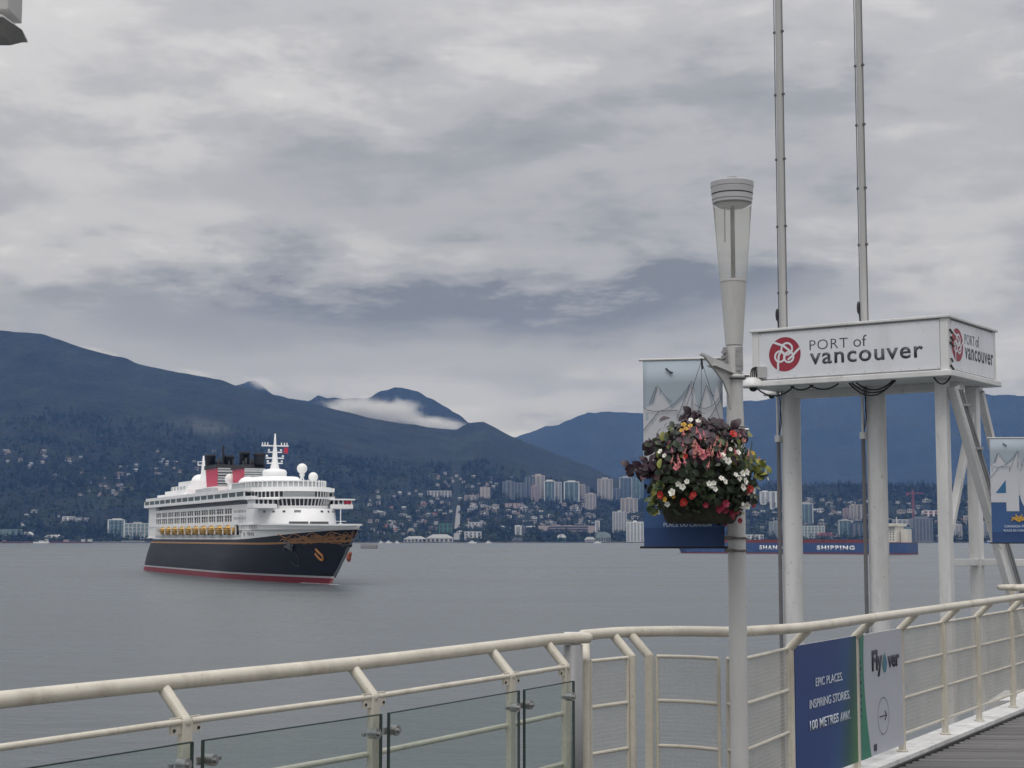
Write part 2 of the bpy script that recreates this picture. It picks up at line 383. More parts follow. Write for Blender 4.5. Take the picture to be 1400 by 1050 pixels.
def forest_mat(name, c0, c1, c2, sc):
    m = bpy.data.materials.new(name); m.use_nodes = True; t = m.node_tree; b = t.nodes['Principled BSDF']
    g = N(t, 'ShaderNodeNewGeometry')
    a = N(t, 'ShaderNodeTexNoise'); a.inputs['Scale'].default_value = sc; a.inputs['Detail'].default_value = 9; a.inputs['Roughness'].default_value = 0.68
    v = N(t, 'ShaderNodeTexVoronoi'); v.inputs['Scale'].default_value = 0.085
    mp = N(t, 'ShaderNodeMapping'); mp.inputs['Scale'].default_value = (1, 0.55, 0.5)
    t.links.new(g.outputs['Position'], mp.inputs[0]); t.links.new(mp.outputs[0], a.inputs['Vector']); t.links.new(mp.outputs[0], v.inputs['Vector'])
    rp = ramp(t, [(0.30, c0), (0.52, c1), (0.72, c2)]); t.links.new(a.outputs[0], rp.inputs[0])
    t.links.new(mixc(t, 0.5, rp.outputs[0], mixc(t, 1.0, rp.outputs[0], v.outputs['Color'], 'MULTIPLY')), b.inputs['Base Color'])
    b.inputs['Roughness'].default_value = 0.95; b.inputs['Specular IOR Level'].default_value = 0.1
    bp = N(t, 'ShaderNodeBump'); bp.inputs['Strength'].default_value = 0.9; bp.inputs['Distance'].default_value = 9
    t.links.new(v.outputs['Distance'], bp.inputs['Height']); t.links.new(bp.outputs[0], b.inputs['Normal'])
    return m
HILLM = forest_mat('forest_slope', (0.007, 0.011, 0.010), (0.017, 0.024, 0.018), (0.036, 0.045, 0.030), 0.006)
MTM = forest_mat('mountain_forest', (0.010, 0.015, 0.013), (0.018, 0.025, 0.020), (0.030, 0.037, 0.030), 0.003)
sl = np.linspace(-0.62, 0.62, 520)
rows = np.concatenate([np.linspace(SHORE - 60, SHORE + 60, 9), np.linspace(SHORE + 80, 9000, 150), np.linspace(9040, 9800, 6)])
SS, YY = np.meshgrid(sl, rows); XX = SS * YY
tag(put('hillside', grid_mesh('hillside', XX, YY, terr(XX, YY), HILLM)), 'dark wooded slope rising from the far shore to the long ridge', kind='structure')
def mountain(name, P, D0, D1, seed, label, m):
    rows = np.linspace(0, 1, 60); S2, T2 = np.meshgrid(np.linspace(-0.62, 0.62, 620), rows)
    Yr = D0 + (D1 - D0) * T2; X2 = S2 * Yr; px = 700 + F * S2
    hr = ridge_h(P, px, D1)
    n = fbm(X2 / 900, Yr / 500, 5, seed) - 0.5
    n2 = np.abs(fbm(X2 / 420 + 9, Yr / 1400, 4, seed + 9) - 0.5)
    crest = (fbm(S2 * 190, S2 * 0 + 3, 3, seed + 4) - 0.5) * 26
    z = hr * T2 ** 0.9 + (n * 420 - n2 * 260) * T2 * (1 - T2) * 2.2 + crest * T2 ** 4
    return tag(put(name, grid_mesh(name, X2, Yr, np.maximum(z, -1.5), m)), label, kind='structure')
mountain('mountain', RIDGE2, 9900, 11600, 41, 'dark forested peak behind the long ridge with mist below it', MTM)
mountain('mountain', RIDGE3, 11800, 14600, 71, 'pale blue mountain range farthest behind the harbour', MTM)

def hit(px, py, y0=SHORE + 4, y1=8600):
    """ground point of the slope seen through a pixel"""
    d = ray(px, py); Ys = np.linspace(y0, y1, 900)
    zr = EYE + d.z * Ys; zt = terr(d.x * Ys, Ys)
    k = np.nonzero(zt >= zr)[0]
    Y = Ys[k[0]] if len(k) else y1
    return Vector((d.x * Y, Y, float(terr(d.x * Y, Y))))

# low cloud caught behind the ridge and on the crests: ellipsoids of white mist, thinning out towards their rims
def mist(label, px, py, Y, w, hh, dep, dens, tilt=0.0):
    m = bpy.data.materials.new('mist'); m.use_nodes = True; t = m.node_tree; t.nodes.clear()
    co = N(t, 'ShaderNodeTexCoord'); ln = N(t, 'ShaderNodeVectorMath', operation='LENGTH'); t.links.new(co.outputs['Object'], ln.inputs[0])
    n = N(t, 'ShaderNodeTexNoise'); n.inputs['Scale'].default_value = 2.1; n.inputs['Detail'].default_value = 5; n.inputs['Roughness'].default_value = 0.6
    mp = N(t, 'ShaderNodeMapping'); mp.inputs['Location'].default_value = (px, py, 0); mp.inputs['Scale'].default_value = (1.6, 1, 0.8); t.links.new(co.outputs['Object'], mp.inputs[0]); t.links.new(mp.outputs[0], n.inputs['Vector'])
    f = mth(t, 'ADD', mth(t, 'SUBTRACT', 0.78, ln.outputs['Value']), mth(t, 'MULTIPLY', mth(t, 'SUBTRACT', n.outputs[0], 0.5), 1.5))
    f = mth(t, 'MULTIPLY', mth(t, 'MULTIPLY', f, 1.5, clamp=True), mth(t, 'SUBTRACT', 1.0, ln.outputs['Value'], clamp=True))
    pv = N(t, 'ShaderNodeVolumePrincipled'); pv.inputs['Color'].default_value = (0.96, 0.96, 0.965, 1); t.links.new(mth(t, 'MULTIPLY', f, dens), pv.inputs['Density'])
    o_ = N(t, 'ShaderNodeOutputMaterial'); t.links.new(pv.outputs[0], o_.inputs['Volume'])
    bm = bmesh.new(); bmesh.ops.create_icosphere(bm, subdivisions=3, radius=1.0); me = bpy.data.meshes.new('mist'); bm.to_mesh(me); bm.free(); me.materials.append(m)
    o = put('mist', me); o.location = at(px, py, Y); k = Y / F; o.scale = (w * k, dep, hh * k); o.rotation_euler = (0, tilt, 0)
    return tag(o, label, 'mist', kind='stuff')
mist('white bank of low cloud lying between the ridge and the dark peak', 505, 563, 9750, 95, 27, 330, 0.030, R(7))
mist('tail of the low cloud under the foot of the dark peak', 590, 580, 9800, 70, 15, 300, 0.028, R(6))
mist('puff of low cloud rising against the dark peak', 545, 560, 9850, 45, 22, 260, 0.018)
mist('thin wisp of low cloud hanging on the small peak of the ridge', 358, 524, 11450, 34, 12, 300, 0.010, R(10))
mist('thin wisp of low cloud near the high end of the ridge', 130, 482, 8950, 48, 9, 300, 0.012, R(9))
mist('thin wisp of low cloud along the ridge crest above the ship', 270, 512, 8950, 40, 8, 300, 0.010, R(9))
mist('faint veil of mist drifting over the wooded slope above the funnels', 285, 588, 7150, 85, 26, 300, 0.0008, R(14))

# ------------------------------------------------------------------ haze
hm = bpy.data.materials.new('haze_air'); hm.use_nodes = True; t = hm.node_tree; t.nodes.clear()
pv = N(t, 'ShaderNodeVolumePrincipled'); pv.inputs['Color'].default_value = (0.205, 0.420, 1.0, 1); pv.inputs['Density'].default_value = 2.9e-5; pv.inputs['Absorption Color'].default_value = (0.9, 0.9, 0.9, 1)
o_ = N(t, 'ShaderNodeOutputMaterial'); t.links.new(pv.outputs[0], o_.inputs['Volume'])
tag(MB().box(-9500, 9500, -300, 15400, -3.2, 1450).build('haze', hm), 'thin blue air over the whole harbour', kind='stuff')
# ------------------------------------------------------------------ deck, kerb
RAILZ = EYE - 0.535
DTOP = DECK + 0.055                  # walking surface
def rail_pt(px, py): 
    d = ray(px, py); k = (RAILZ - EYE) / d.z
    return Vector((d.x * k, k, RAILZ))
D_RIGHT = Vector((0.498, 0.867, 0)).normalized()
P_RIGHT = Vector((2.80, 11.80, 0))                 # a post foot on the far run of railing
POST_T = [-2.25, -1.0, 0.05, 1.22, 2.30, 3.55, 4.7, 5.85]
posts_r = [P_RIGHT + D_RIGHT * s for s in POST_T]
IN = Vector((D_RIGHT.y, -D_RIGHT.x, 0))            # towards the deck
DECKM = mat('weathered_plank', (0.125, 0.123, 0.125), 0.75, var=0.35, vscale=2.2, bump=0.5, bscale=30, stretch=(0.35, 9, 3), rand=0.22)
SLAB = mat('deck_slab', (0.02, 0.02, 0.02), 0.8, var=0.3)
edge0 = posts_r[0] - IN * 0.16; edge1 = posts_r[-1] + D_RIGHT * 3 - IN * 0.16
poly = [(edge0.x, edge0.y), (-1.6, 5.2), (-3.6, 1.5), (-3.6, -6), (14, -6), (14, edge1.y), (edge1.x, edge1.y)]
poly = [(0.55, 9.35), (0.30, 8.95), (-1.85, 5.2), (-3.9, 1.2), (-3.9, -6), (16, -6), (16, edge1.y), (edge1.x, edge1.y), (edge0.x, edge0.y), (1.35, 9.4)]
deck = tag(MB().prism(poly, DECK - 0.6, DTOP - 0.045).build('deck', SLAB), 'grey timber quay deck behind the white kerb', kind='structure')
# planks, laid across the quay; each one its own board with an open joint
PD = Vector((math.cos(R(-4)), math.sin(R(-4)), 0)); PN = Vector((-PD.y, PD.x, 0)); PW = 0.145
plank_me = {}
def kerb_hit(row):                                  # where a plank row meets the kerb line
    o = Vector((0, 0, 0)) + PN * row
    base = P_RIGHT + IN * 0.16
    den_ = PD.x * D_RIGHT.y - PD.y * D_RIGHT.x
    q = base - o
    return (q.x * D_RIGHT.y - q.y * D_RIGHT.x) / den_
row = 9.6; kplank = 0
while row < 17.2 and kplank < 290:
    s0 = kerb_hit(row) - 0.04; cuts = [s0]
    x = s0 + rnd.uniform(0.8, 3.4)
    while x < 8.3: cuts.append(x); x += 3.4
    cuts.append(9.5)
    for a_, b_ in zip(cuts[:-1], cuts[1:]):
        if b_ - a_ < 0.25: continue
        ln = round(b_ - a_ - 0.008, 2)
        if ln not in plank_me:
            mb = MB().box(0, ln, -PW / 2 + 0.006, PW / 2 - 0.006, -0.04, 0)
            o = mb.build('plank', DECKM, deck, 0.004); plank_me[ln] = o.data
        else:
            o = put('plank', plank_me[ln], deck, 0.004)
        p = PD * a_ + PN * row
        o.location = (p.x, p.y, DTOP + rnd.uniform(-0.003, 0.002)); o.rotation_euler = (0, 0, math.atan2(PD.y, PD.x) + rnd.uniform(-.0006, .0006))
        kplank += 1
    row += PW
# the rest of the deck, outside the picture, reads as the same boards joined into one sheet
sheet = MB(); y = -5.9
while y < 9.5:
    x0 = max(-3.5, -1.5 + (y - 5.2) * 0.53) if y < 8.4 else 0.9
    sheet.box(x0 + 0.25, 9.4, y, y + PW - 0.012, DTOP - 0.04, DTOP - 0.002); y += PW
tag(sheet.build('plank_field', DECKM, deck), kind='stuff')
KERBM = mat('kerb_paint', (0.66, 0.66, 0.65), 0.6, dirt=((0.18, 0.17, 0.16), 0.5, 3.0), var=0.16, vscale=4, bump=0.25, bscale=25)
kb = MB()
def kerb_run(a, b, w0, w1):
    d = (b - a).normalized(); n = Vector((d.y, -d.x, 0))
    q = [a - n * w0, b - n * w0, b + n * w1, a + n * w1]
    kb.prism([(p.x, p.y) for p in reversed(q)][::-1], DECK - 0.25, DECK + 0.10)
kerb_run(posts_r[0] - D_RIGHT * 0.3, posts_r[-1] + D_RIGHT * 2.6, 0.14, 0.10)
kerb_o = kb.build('kerb', KERBM, None, 0.012)
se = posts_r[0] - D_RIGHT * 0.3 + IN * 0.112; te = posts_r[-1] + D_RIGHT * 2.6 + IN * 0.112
MB().bar((se.x, se.y, DTOP + 0.004), (te.x, te.y, DTOP + 0.004), 0.026, 0.022).build('shade_strip', BLACK, kerb_o)  # dark strip added to stand for the shadow gap between kerb and boards
tag(kerb_o, 'white painted kerb carrying the railing posts beside the deck', kind='structure')

# ------------------------------------------------------------------ railings
def curve_pts(pts, n=6):
    """Catmull-Rom through points"""
    P = [Vector(p) for p in pts]; P = [P[0] * 2 - P[1]] + P + [P[-1] * 2 - P[-2]]; out = []
    for i in range(1, len(P) - 2):
        for k in range(n):
            t_ = k / n; a, b_, c, d = P[i - 1:i + 3]
            out.append(0.5 * ((2 * b_) + (c - a) * t_ + (2 * a - 5 * b_ + 4 * c - d) * t_ ** 2 + (3 * b_ - a - 3 * c + d) * t_ ** 3))
    out.append(P[-2]); return out
def setz(p, z): return Vector((p.x, p.y, z))
# --- run with glass infill (the arms lean out over the water)
g = thing('glass_railing', 'cream tubular railing with clear glass panels in steel clamps', 'railing', (0, 0, DECK))
GO = Vector((0, 0, DECK))
def L_(p): return Vector(p) - GO
rl = [rail_pt(-160, 977), rail_pt(0, 957), rail_pt(226, 933.5), rail_pt(487, 907), rail_pt(675, 884.5), rail_pt(757, 874.5), rail_pt(803, 872)]
path = curve_pts(rl, 5)
MB().tube([L_(p) for p in path], 0.030, 16).ball(L_(path[-1]), 0.030, n=16, k=8).build('handrail', CREAM, g)
arm_top = [rail_pt(-95, 969), rail_pt(222, 934), rail_pt(481, 907.6), rail_pt(671, 885), rail_pt(747, 875.6)]
OUT = Vector((-0.86, 0.51, 0)).normalized()
TH = EYE - 0.655
ps = []
for a in arm_top:
    ps.append(setz(a - OUT * 0.115, TH))
glass_in = -OUT * 0.058
def along(a, b): return (b - a).normalized()
for i, (a, p) in enumerate(zip(arm_top, ps)):
    MB().tube([L_(a - Vector((0, 0, 0.012))), L_(p - Vector((0, 0, 0.012)))], 0.024, 12).ball(L_(p - Vector((0, 0, .012))), 0.024, n=12, k=6).build('arm', CREAM, g)
    d = along(ps[max(i - 1, 0)], ps[min(i + 1, len(ps) - 1)])
    foot = setz(p, DECK)
    po = MB().bar(L_(setz(p, DECK)), L_(setz(p, TH - 0.005)), 0.030, 0.052, up=d)
    q = po.build('post', CREAM, g, 0.004)
    for sgn in (-1, 1):
        if (i == 0 and sgn < 0) or (i == len(ps) - 1 and sgn > 0): continue
        c = p + d * sgn * 0.055; c.z = TH - 0.025
        lug = MB().bar(L_(c - d * 0.03 * sgn), L_(c + d * 0.022 * sgn), 0.010, 0.06)
        lo_ = lug.build('lug', CREAM, q)
        bo = c + d * sgn * 0.008 - OUT * 0.006
        MB().tube([L_(setz(bo, TH - .040)), L_(setz(bo - OUT * 0.004, TH - .040))], 0.006, 10).build('bolt', BLACK, q)
EDGE = mat('glass_edge', (0.03, 0.05, 0.045), 0.25, var=0.2)
segs = list(zip(ps[:-1], ps[1:]))
for i, (a, b_) in enumerate(segs):
    d = along(a, b_)
    MB().tube([L_(setz(a + d * 0.03, TH - 0.012)), L_(setz(b_ - d * 0.03, TH - 0.012))], 0.0125, 10).build('bar', CREAM, g)
    for z in (EYE - 0.905, EYE - 1.16, EYE - 1.41):
        MB().tube([L_(setz(a + d * 0.02 + OUT * 0.014, z)), L_(setz(b_ - d * 0.02 + OUT * 0.014, z))], 0.0125, 10).build('bar', CREAM, g)
    a2, b2 = a + d * 0.030 + glass_in, b_ - d * 0.026 + glass_in
    zt, zb_ = EYE - 0.735, DECK + 0.12
    gp = MB().bar(L_(setz((a2), (zt + zb_) / 2)), L_(setz(b2, (zt + zb_) / 2)), 0.0115, zt - zb_).build('glass_panel', GLASS, g)
    ed = MB()
    ed.bar(L_(setz(a2, zt)), L_(setz(b2, zt)), 0.0125, 0.005)
    for e_ in (a2, b2): ed.bar(L_(setz(e_, zb_)), L_(setz(e_, zt)), 0.0125, 0.006, up=d)
    ed.build('polished_edge', EDGE, gp)
    for e_, sg in ((a2, 1), (b2, -1)):
        for z in (zt - 0.075, zb_ + 0.12):
            c = setz(e_ + d * sg * 0.042, z)
            cl_ = MB()
            cl_.tube([L_(c + OUT * 0.022), L_(c - OUT * 0.020)], 0.022, 14)
            cl_.tube([L_(c - OUT * 0.020), L_(c - OUT * 0.032)], 0.010, 6)
            cl_.bar(L_(c - d * sg * 0.05 + OUT * 0.02), L_(c + OUT * 0.02), 0.008, 0.03)
            cl_.bar(L_(c + d * sg * 0.045 + OUT * 0.012), L_(c + d * sg * 0.062 + OUT * 0.012), 0.012, 0.014)
            cl_.build('clamp', STEEL, gp)
# thicker grey post closing the run, with its flat cap plate
endp = rail_pt(781, 873)
gp_ = thing('grey_post', 'round grey steel post at the end of the glass railing', 'post', (endp.x + 0.01, endp.y + 0.03, DECK))
MB().lathe([(0.0, 0), (0.052, 0), (0.052, 1.07), (0.0, 1.07)], 24).build('shaft', GREYP, gp_)
MB().box(-0.045, 0.055, 0.03, 0.09, 1.085, 1.133).build('cap_plate', WHITE, gp_, 0.004)

# --- run with wire mesh infill, curving round a small bay and on along the quay
m_ = thing('mesh_railing', 'cream tubular railing with fine wire mesh running along the quay edge', 'railing', (0, 0, DECK))
WIRE = mat('galvanised_wire', (0.52, 0.50, 0.45), 0.45, 0.0, var=0.15)
r0 = rail_pt(797, 868.5); rA = rail_pt(838, 865); rB = rail_pt(862, 864)
arc = [r0, rA, rB, rail_pt(905, 863.2), rail_pt(950, 863.2), rail_pt(1000, 864), rail_pt(1032, 862.5)]
OFF = 0.125
far = [setz(p + IN * OFF, RAILZ) for p in posts_r]
tail = far[-1] + D_RIGHT * 2.2
rp_ = curve_pts(arc + [setz(p, RAILZ) for p in far] + [tail], 5)
MB().tube([L_(p) for p in rp_], 0.030, 16).ball(L_(rp_[0]), 0.030, n=16, k=8).build('handrail', CREAM, m_)
def post_mesh(p, n=14): return MB().tube([L_(setz(p, DECK + (0.09 if True else 0))), L_(setz(p, TH - 0.005))], 0.026, n)
def add_post(p, rail_p, base=True):
    o = post_mesh(p).build('post', CREAM, m_)
    MB().tube([L_(setz(p, TH - 0.012)), L_(rail_p - Vector((0, 0, 0.012)))], 0.026, 14).ball(L_(setz(p, TH - .012)), 0.026, n=14, k=6).build('arm', CREAM, m_)
    if base:
        MB().lathe([(0.0, 0.012), (0.040, 0.012), (0.044, 0.0), (0.0, 0.0)], 18, L_(setz(p, DECK + 0.101))).build('base_collar', CREAM, o)
    return o
for p in posts_r: add_post(p, setz(p + IN * OFF, RAILZ))
# bay posts (arms lean the other way there)
bay = [setz(rail_pt(778, 870) - OUT * 0.10, 0), setz(rA - OUT * 0.115, 0), setz(rB - OUT * 0.115, 0)]
bay_rail = [rail_pt(800, 868), rA, rB]
for p, q in zip(bay, bay_rail): add_post(p, q, False)
HZ = [EYE - 0.668, EYE - 0.915, EYE - 1.165, EYE - 1.42]
def wire_panel(a, b_, curve=None, pitch=0.0145, r=0.0011):
    """one mesh panel between two uprights: frame bars, then the woven wires as one part"""
    P = curve or [a, b_]
    for z in HZ:
        MB().tube([L_(setz(p, z)) for p in P], 0.011, 10).build('bar', CREAM, m_)
    seg = [0.0]
    for p, q in zip(P[:-1], P[1:]): seg.append(seg[-1] + (setz(q, 0) - setz(p, 0)).length)
    def pos(s):
        for k in range(len(P) - 1):
            if s <= seg[k + 1] or k == len(P) - 2:
                return setz(P[k], 0).lerp(setz(P[k + 1], 0), (s - seg[k]) / max(seg[k + 1] - seg[k], 1e-6))
    w = MB(); s = pitch
    while s < seg[-1] - 0.004:
        p = pos(s); w.tube([L_(setz(p, HZ[-1])), L_(setz(p, HZ[0]))], r, 4, caps=False); s += pitch
    z = HZ[-1] + pitch * 1.6
    while z < HZ[0] - 0.006:
        w.tube([L_(setz(p, z)) for p in P], r, 4, caps=False); z += pitch * 1.6
    tag(w.build('wire_mesh', WIRE, m_), kind='stuff')
def stile(p):
    MB().tube([L_(setz(p, HZ[-1] - 0.03)), L_(setz(p, HZ[0]))], 0.0105, 10).build('stile', CREAM, m_)
d0 = along(bay[0], bay[1])
stile(bay[0] + d0 * 0.045); stile(bay[1] - d0 * 0.04)
wire_panel(bay[0] + d0 * 0.045, bay[1] - d0 * 0.04)
c_in = [bay[2] + Vector((0.045, 0.005, 0))]
cend = at(983, 960, 9.02); 
cm = [bay[2] + Vector((0.045, 0.005, 0)), bay[2].lerp(setz(cend, 0), 0.33) + Vector((0, 0.045, 0)), bay[2].lerp(setz(cend, 0), 0.66) + Vector((0, 0.05, 0)), setz(cend, 0)]
cm = curve_pts(cm, 4)
stile(cm[0]); stile(cm[-1]); wire_panel(None, None, cm)
p1 = cm[-1] + Vector((0.05, 0.0, 0)); pe = posts_r[0] - D_RIGHT * 0.035
mid = at(1003, 960, 8.99)
cm2 = curve_pts([p1, setz(mid, 0) + Vector((0.05, 0.0, 0)), pe], 4)
stile(cm2[0]); stile(cm2[-1]); wire_panel(None, None, cm2)
for i in range(len(posts_r) - 1):
    if i in (0, 1): 
        a, b_ = posts_r[i], posts_r[i + 1]
        for z in HZ: MB().tube([L_(setz(a, z)), L_(setz(b_, z))], 0.011, 10).build('bar', CREAM, m_)
        continue
    a, b_ = posts_r[i] + D_RIGHT * 0.04, posts_r[i + 1] - D_RIGHT * 0.04
    stile(a) if False else None
    stile(b_)
    wire_panel(a, b_, pitch=0.019, r=0.0013)
# another bay of the same railing farther on, its rail bent back in a loop
lp = thing('bay_railing', 'rounded rail end of the next bay beyond the quay railing', 'railing', (0, 0, DECK))
E0 = at(1371, 808, 17.4)
for z in (RAILZ, RAILZ - 0.12):
    pts = [Vector((E0.x + 2.6, E0.y + 1.9, z)), Vector((E0.x + 0.25, E0.y + 0.28, z)), Vector((E0.x + 0.03, E0.y + 0.14, z)), Vector((E0.x, E0.y, z)), Vector((E0.x + 0.06, E0.y - 0.12, z)), Vector((E0.x + 0.25, E0.y - 0.14, z)), Vector((E0.x + 1.3, E0.y + 0.35, z))]
    MB().tube([L_(p) for p in curve_pts(pts, 5)], 0.030 if z == RAILZ else 0.016, 12).build('handrail' if z == RAILZ else 'bar', CREAM, lp)
for q in (Vector((E0.x + 0.10, E0.y + 0.02, 0)), Vector((E0.x + 1.0, E0.y + 0.2, 0)), Vector((E0.x + 2.0, E0.y + 1.2, 0))):
    MB().tube([L_(setz(q, DECK - 0.05)), L_(setz(q, RAILZ - 0.02))], 0.026, 12).build('post', CREAM, lp)
tag(MB().prism([(E0.x - .3, E0.y - .4), (E0.x + 1.5, E0.y - .2), (E0.x + 3.2, E0.y + 1.0), (E0.x + 3.4, E0.y + 2.2), (E0.x + 0.2, E0.y + 0.7)][::1], DECK - 0.5, DECK - 0.05).build('pavement', KERBM), 'white ledge under the next bay railing', kind='structure')

# ------------------------------------------------------------------ printed boards on the railing
def board(i, name, label, mi):
    a, b_ = posts_r[i] + D_RIGHT * 0.032, posts_r[i + 1] - D_RIGHT * 0.032
    a = a + IN * 0.022; b_ = b_ + IN * 0.022
    w = (b_ - a).length; zb, zt = DECK + 0.155, EYE - 0.655
    o = thing(name, label, 'sign board', (a.x, a.y, zb), math.atan2(D_RIGHT.y, D_RIGHT.x))
    # local: x along the board, -y towards the deck, z up
    MB().box(0, w, 0, 0.006, 0, zt - zb).build('board', mi, o, 0.001)
    return o, w, zt - zb
bluem = bpy.data.materials.new('blue_green_print'); bluem.use_nodes = True; t = bluem.node_tree; b = t.nodes['Principled BSDF']
co = N(t, 'ShaderNodeTexCoord'); sp = N(t, 'ShaderNodeSeparateXYZ'); t.links.new(co.outputs['Object'], sp.inputs[0])
q = mth(t, 'ADD', mth(t, 'MULTIPLY', sp.outputs[0], 0.80), mth(t, 'MULTIPLY', sp.outputs[2], -0.20))
nn = N(t, 'ShaderNodeTexNoise'); nn.inputs['Scale'].default_value = 2.0; t.links.new(co.outputs['Object'], nn.inputs['Vector'])
q = mth(t, 'ADD', q, mth(t, 'MULTIPLY', nn.outputs[0], 0.10))
rr_ = ramp(t, [(0.45, (0.012, 0.046, 0.19)), (0.68, (0.014, 0.066, 0.19)), (0.82, (0.015, 0.075, 0.085)), (0.97, (0.06, 0.17, 0.07))])
t.links.new(q, rr_.inputs[0]); t.links.new(rr_.outputs[0], b.inputs['Base Color']); b.inputs['Roughness'].default_value = 0.42
XYZ = ((1, 0, 0), (0, 0, 1), (0, -1, 0))
TXT = mat('white_lettering', (0.62, 0.68, 0.76), 0.5, var=0.05)
DARKTX = mat('dark_lettering', (0.035, 0.04, 0.06), 0.5, var=0.1)
bo, w, h_ = board(0, 'blue_board', 'blue and green printed board with white lettering on the railing', bluem)
for k, (txt, z, hh, x0, x1, bold) in enumerate([('EPIC PLACES.', 0.560, 0.052, 0.30, 0.74, 0.0), ('INSPIRING STORIES.', 0.432, 0.054, 0.20, 0.86, 0.0), ('100 METRES', 0.300, 0.060, 0.20, 0.66, 0.022), ('AWAY.', 0.300, 0.056, 0.69, 0.86, 0.0)]):
    text_obj('lettering', txt, TXT, bo, w * (x1 - x0), hh, (w * x0, -0.0035, z), XYZ, bold)
PALE = mat('pale_print', (0.46, 0.48, 0.53), 0.4, var=0.03)
GREENP = mat('green_print', (0.03, 0.20, 0.13), 0.4, var=0.1)
fo, w, h_ = board(1, 'arrow_board', 'pale grey printed board with green curved edge and arrow', PALE)
pts = [(0.0, 0.0), (w * 0.22, 0.0)]
for k in range(13):
    a = k / 12; pts.append((w * (0.22 - 0.17 * math.sin(a * math.pi * 0.60) + 0.04 * a), h_ * a))
pts.append((0, h_))
mb = MB(); mb.add([(x, -0.0015, z) for x, z in pts], [tuple(range(len(pts)))]); mb.build('green_edge', GREENP, fo)
text_obj('lettering', 'Fly', DARKTX, fo, w * 0.235, 0.185, (w * 0.27, -0.0035, h_ * 0.635), XYZ, 0.03)
text_obj('lettering', 'ver', DARKTX, fo, w * 0.275, 0.085, (w * 0.64, -0.0035, h_ * 0.685), XYZ, 0.03)
drop = [(0.5 * 0.0, 0.155)] + [(0.052 * math.sin(a), 0.052 - 0.052 * math.cos(a) * 1.0) for a in [0.0]]
dp = []
for k in range(20):
    a = 2 * math.pi * k / 20; rx = 0.052 * math.sin(a) * (1 if math.cos(a) < 0 else (1 - 0.55 * math.cos(a))); dp.append((w * 0.565 + rx, h_ * 0.735 + 0.068 * math.cos(a)))
mb = MB(); mb.add([(x, -0.003, z) for x, z in dp], [tuple(range(20))]); mb.build('drop_mark', mat('drop_blue', (0.03, 0.10, 0.28), 0.4, alt=(0.05, 0.28, 0.12), vscale=9), fo)
ring = MB(); cx, cz = w * 0.51, h_ * 0.30
n = 40
for k in range(n):
    a0, a1 = 2 * math.pi * k / n, 2 * math.pi * (k + 1) / n
    ring.add([(cx + r_ * math.cos(a), -0.003, cz + r_ * math.sin(a)) for r_, a in ((0.124, a0), (0.124, a1), (0.128, a1), (0.128, a0))], [(0, 1, 2, 3)])
ring.build('ring_mark', DARKTX, fo)
ar = MB(); ar.bar((cx - 0.085, -0.004, cz), (cx + 0.07, -0.004, cz), 0.002, 0.007)
ar.bar((cx + 0.074, -0.004, cz), (cx + 0.034, -0.004, cz + 0.033), 0.002, 0.007); ar.bar((cx + 0.074, -0.004, cz), (cx + 0.034, -0.004, cz - 0.033), 0.002, 0.007)
ar.build('arrow', DARKTX, fo)
sm = MB(); sm.box(w * 0.28, w * 0.34, -0.004, -0.001, 0.03, 0.075); sm.build('small_mark', DARKTX, fo)
dots = MB()
for k in range(9): dots.box(0.002, 0.012 + 0.012 * (k % 2), -0.004, -0.002, 0.28 + k * 0.045, 0.30 + k * 0.045)
dots.build('edge_print', DARKTX, fo)
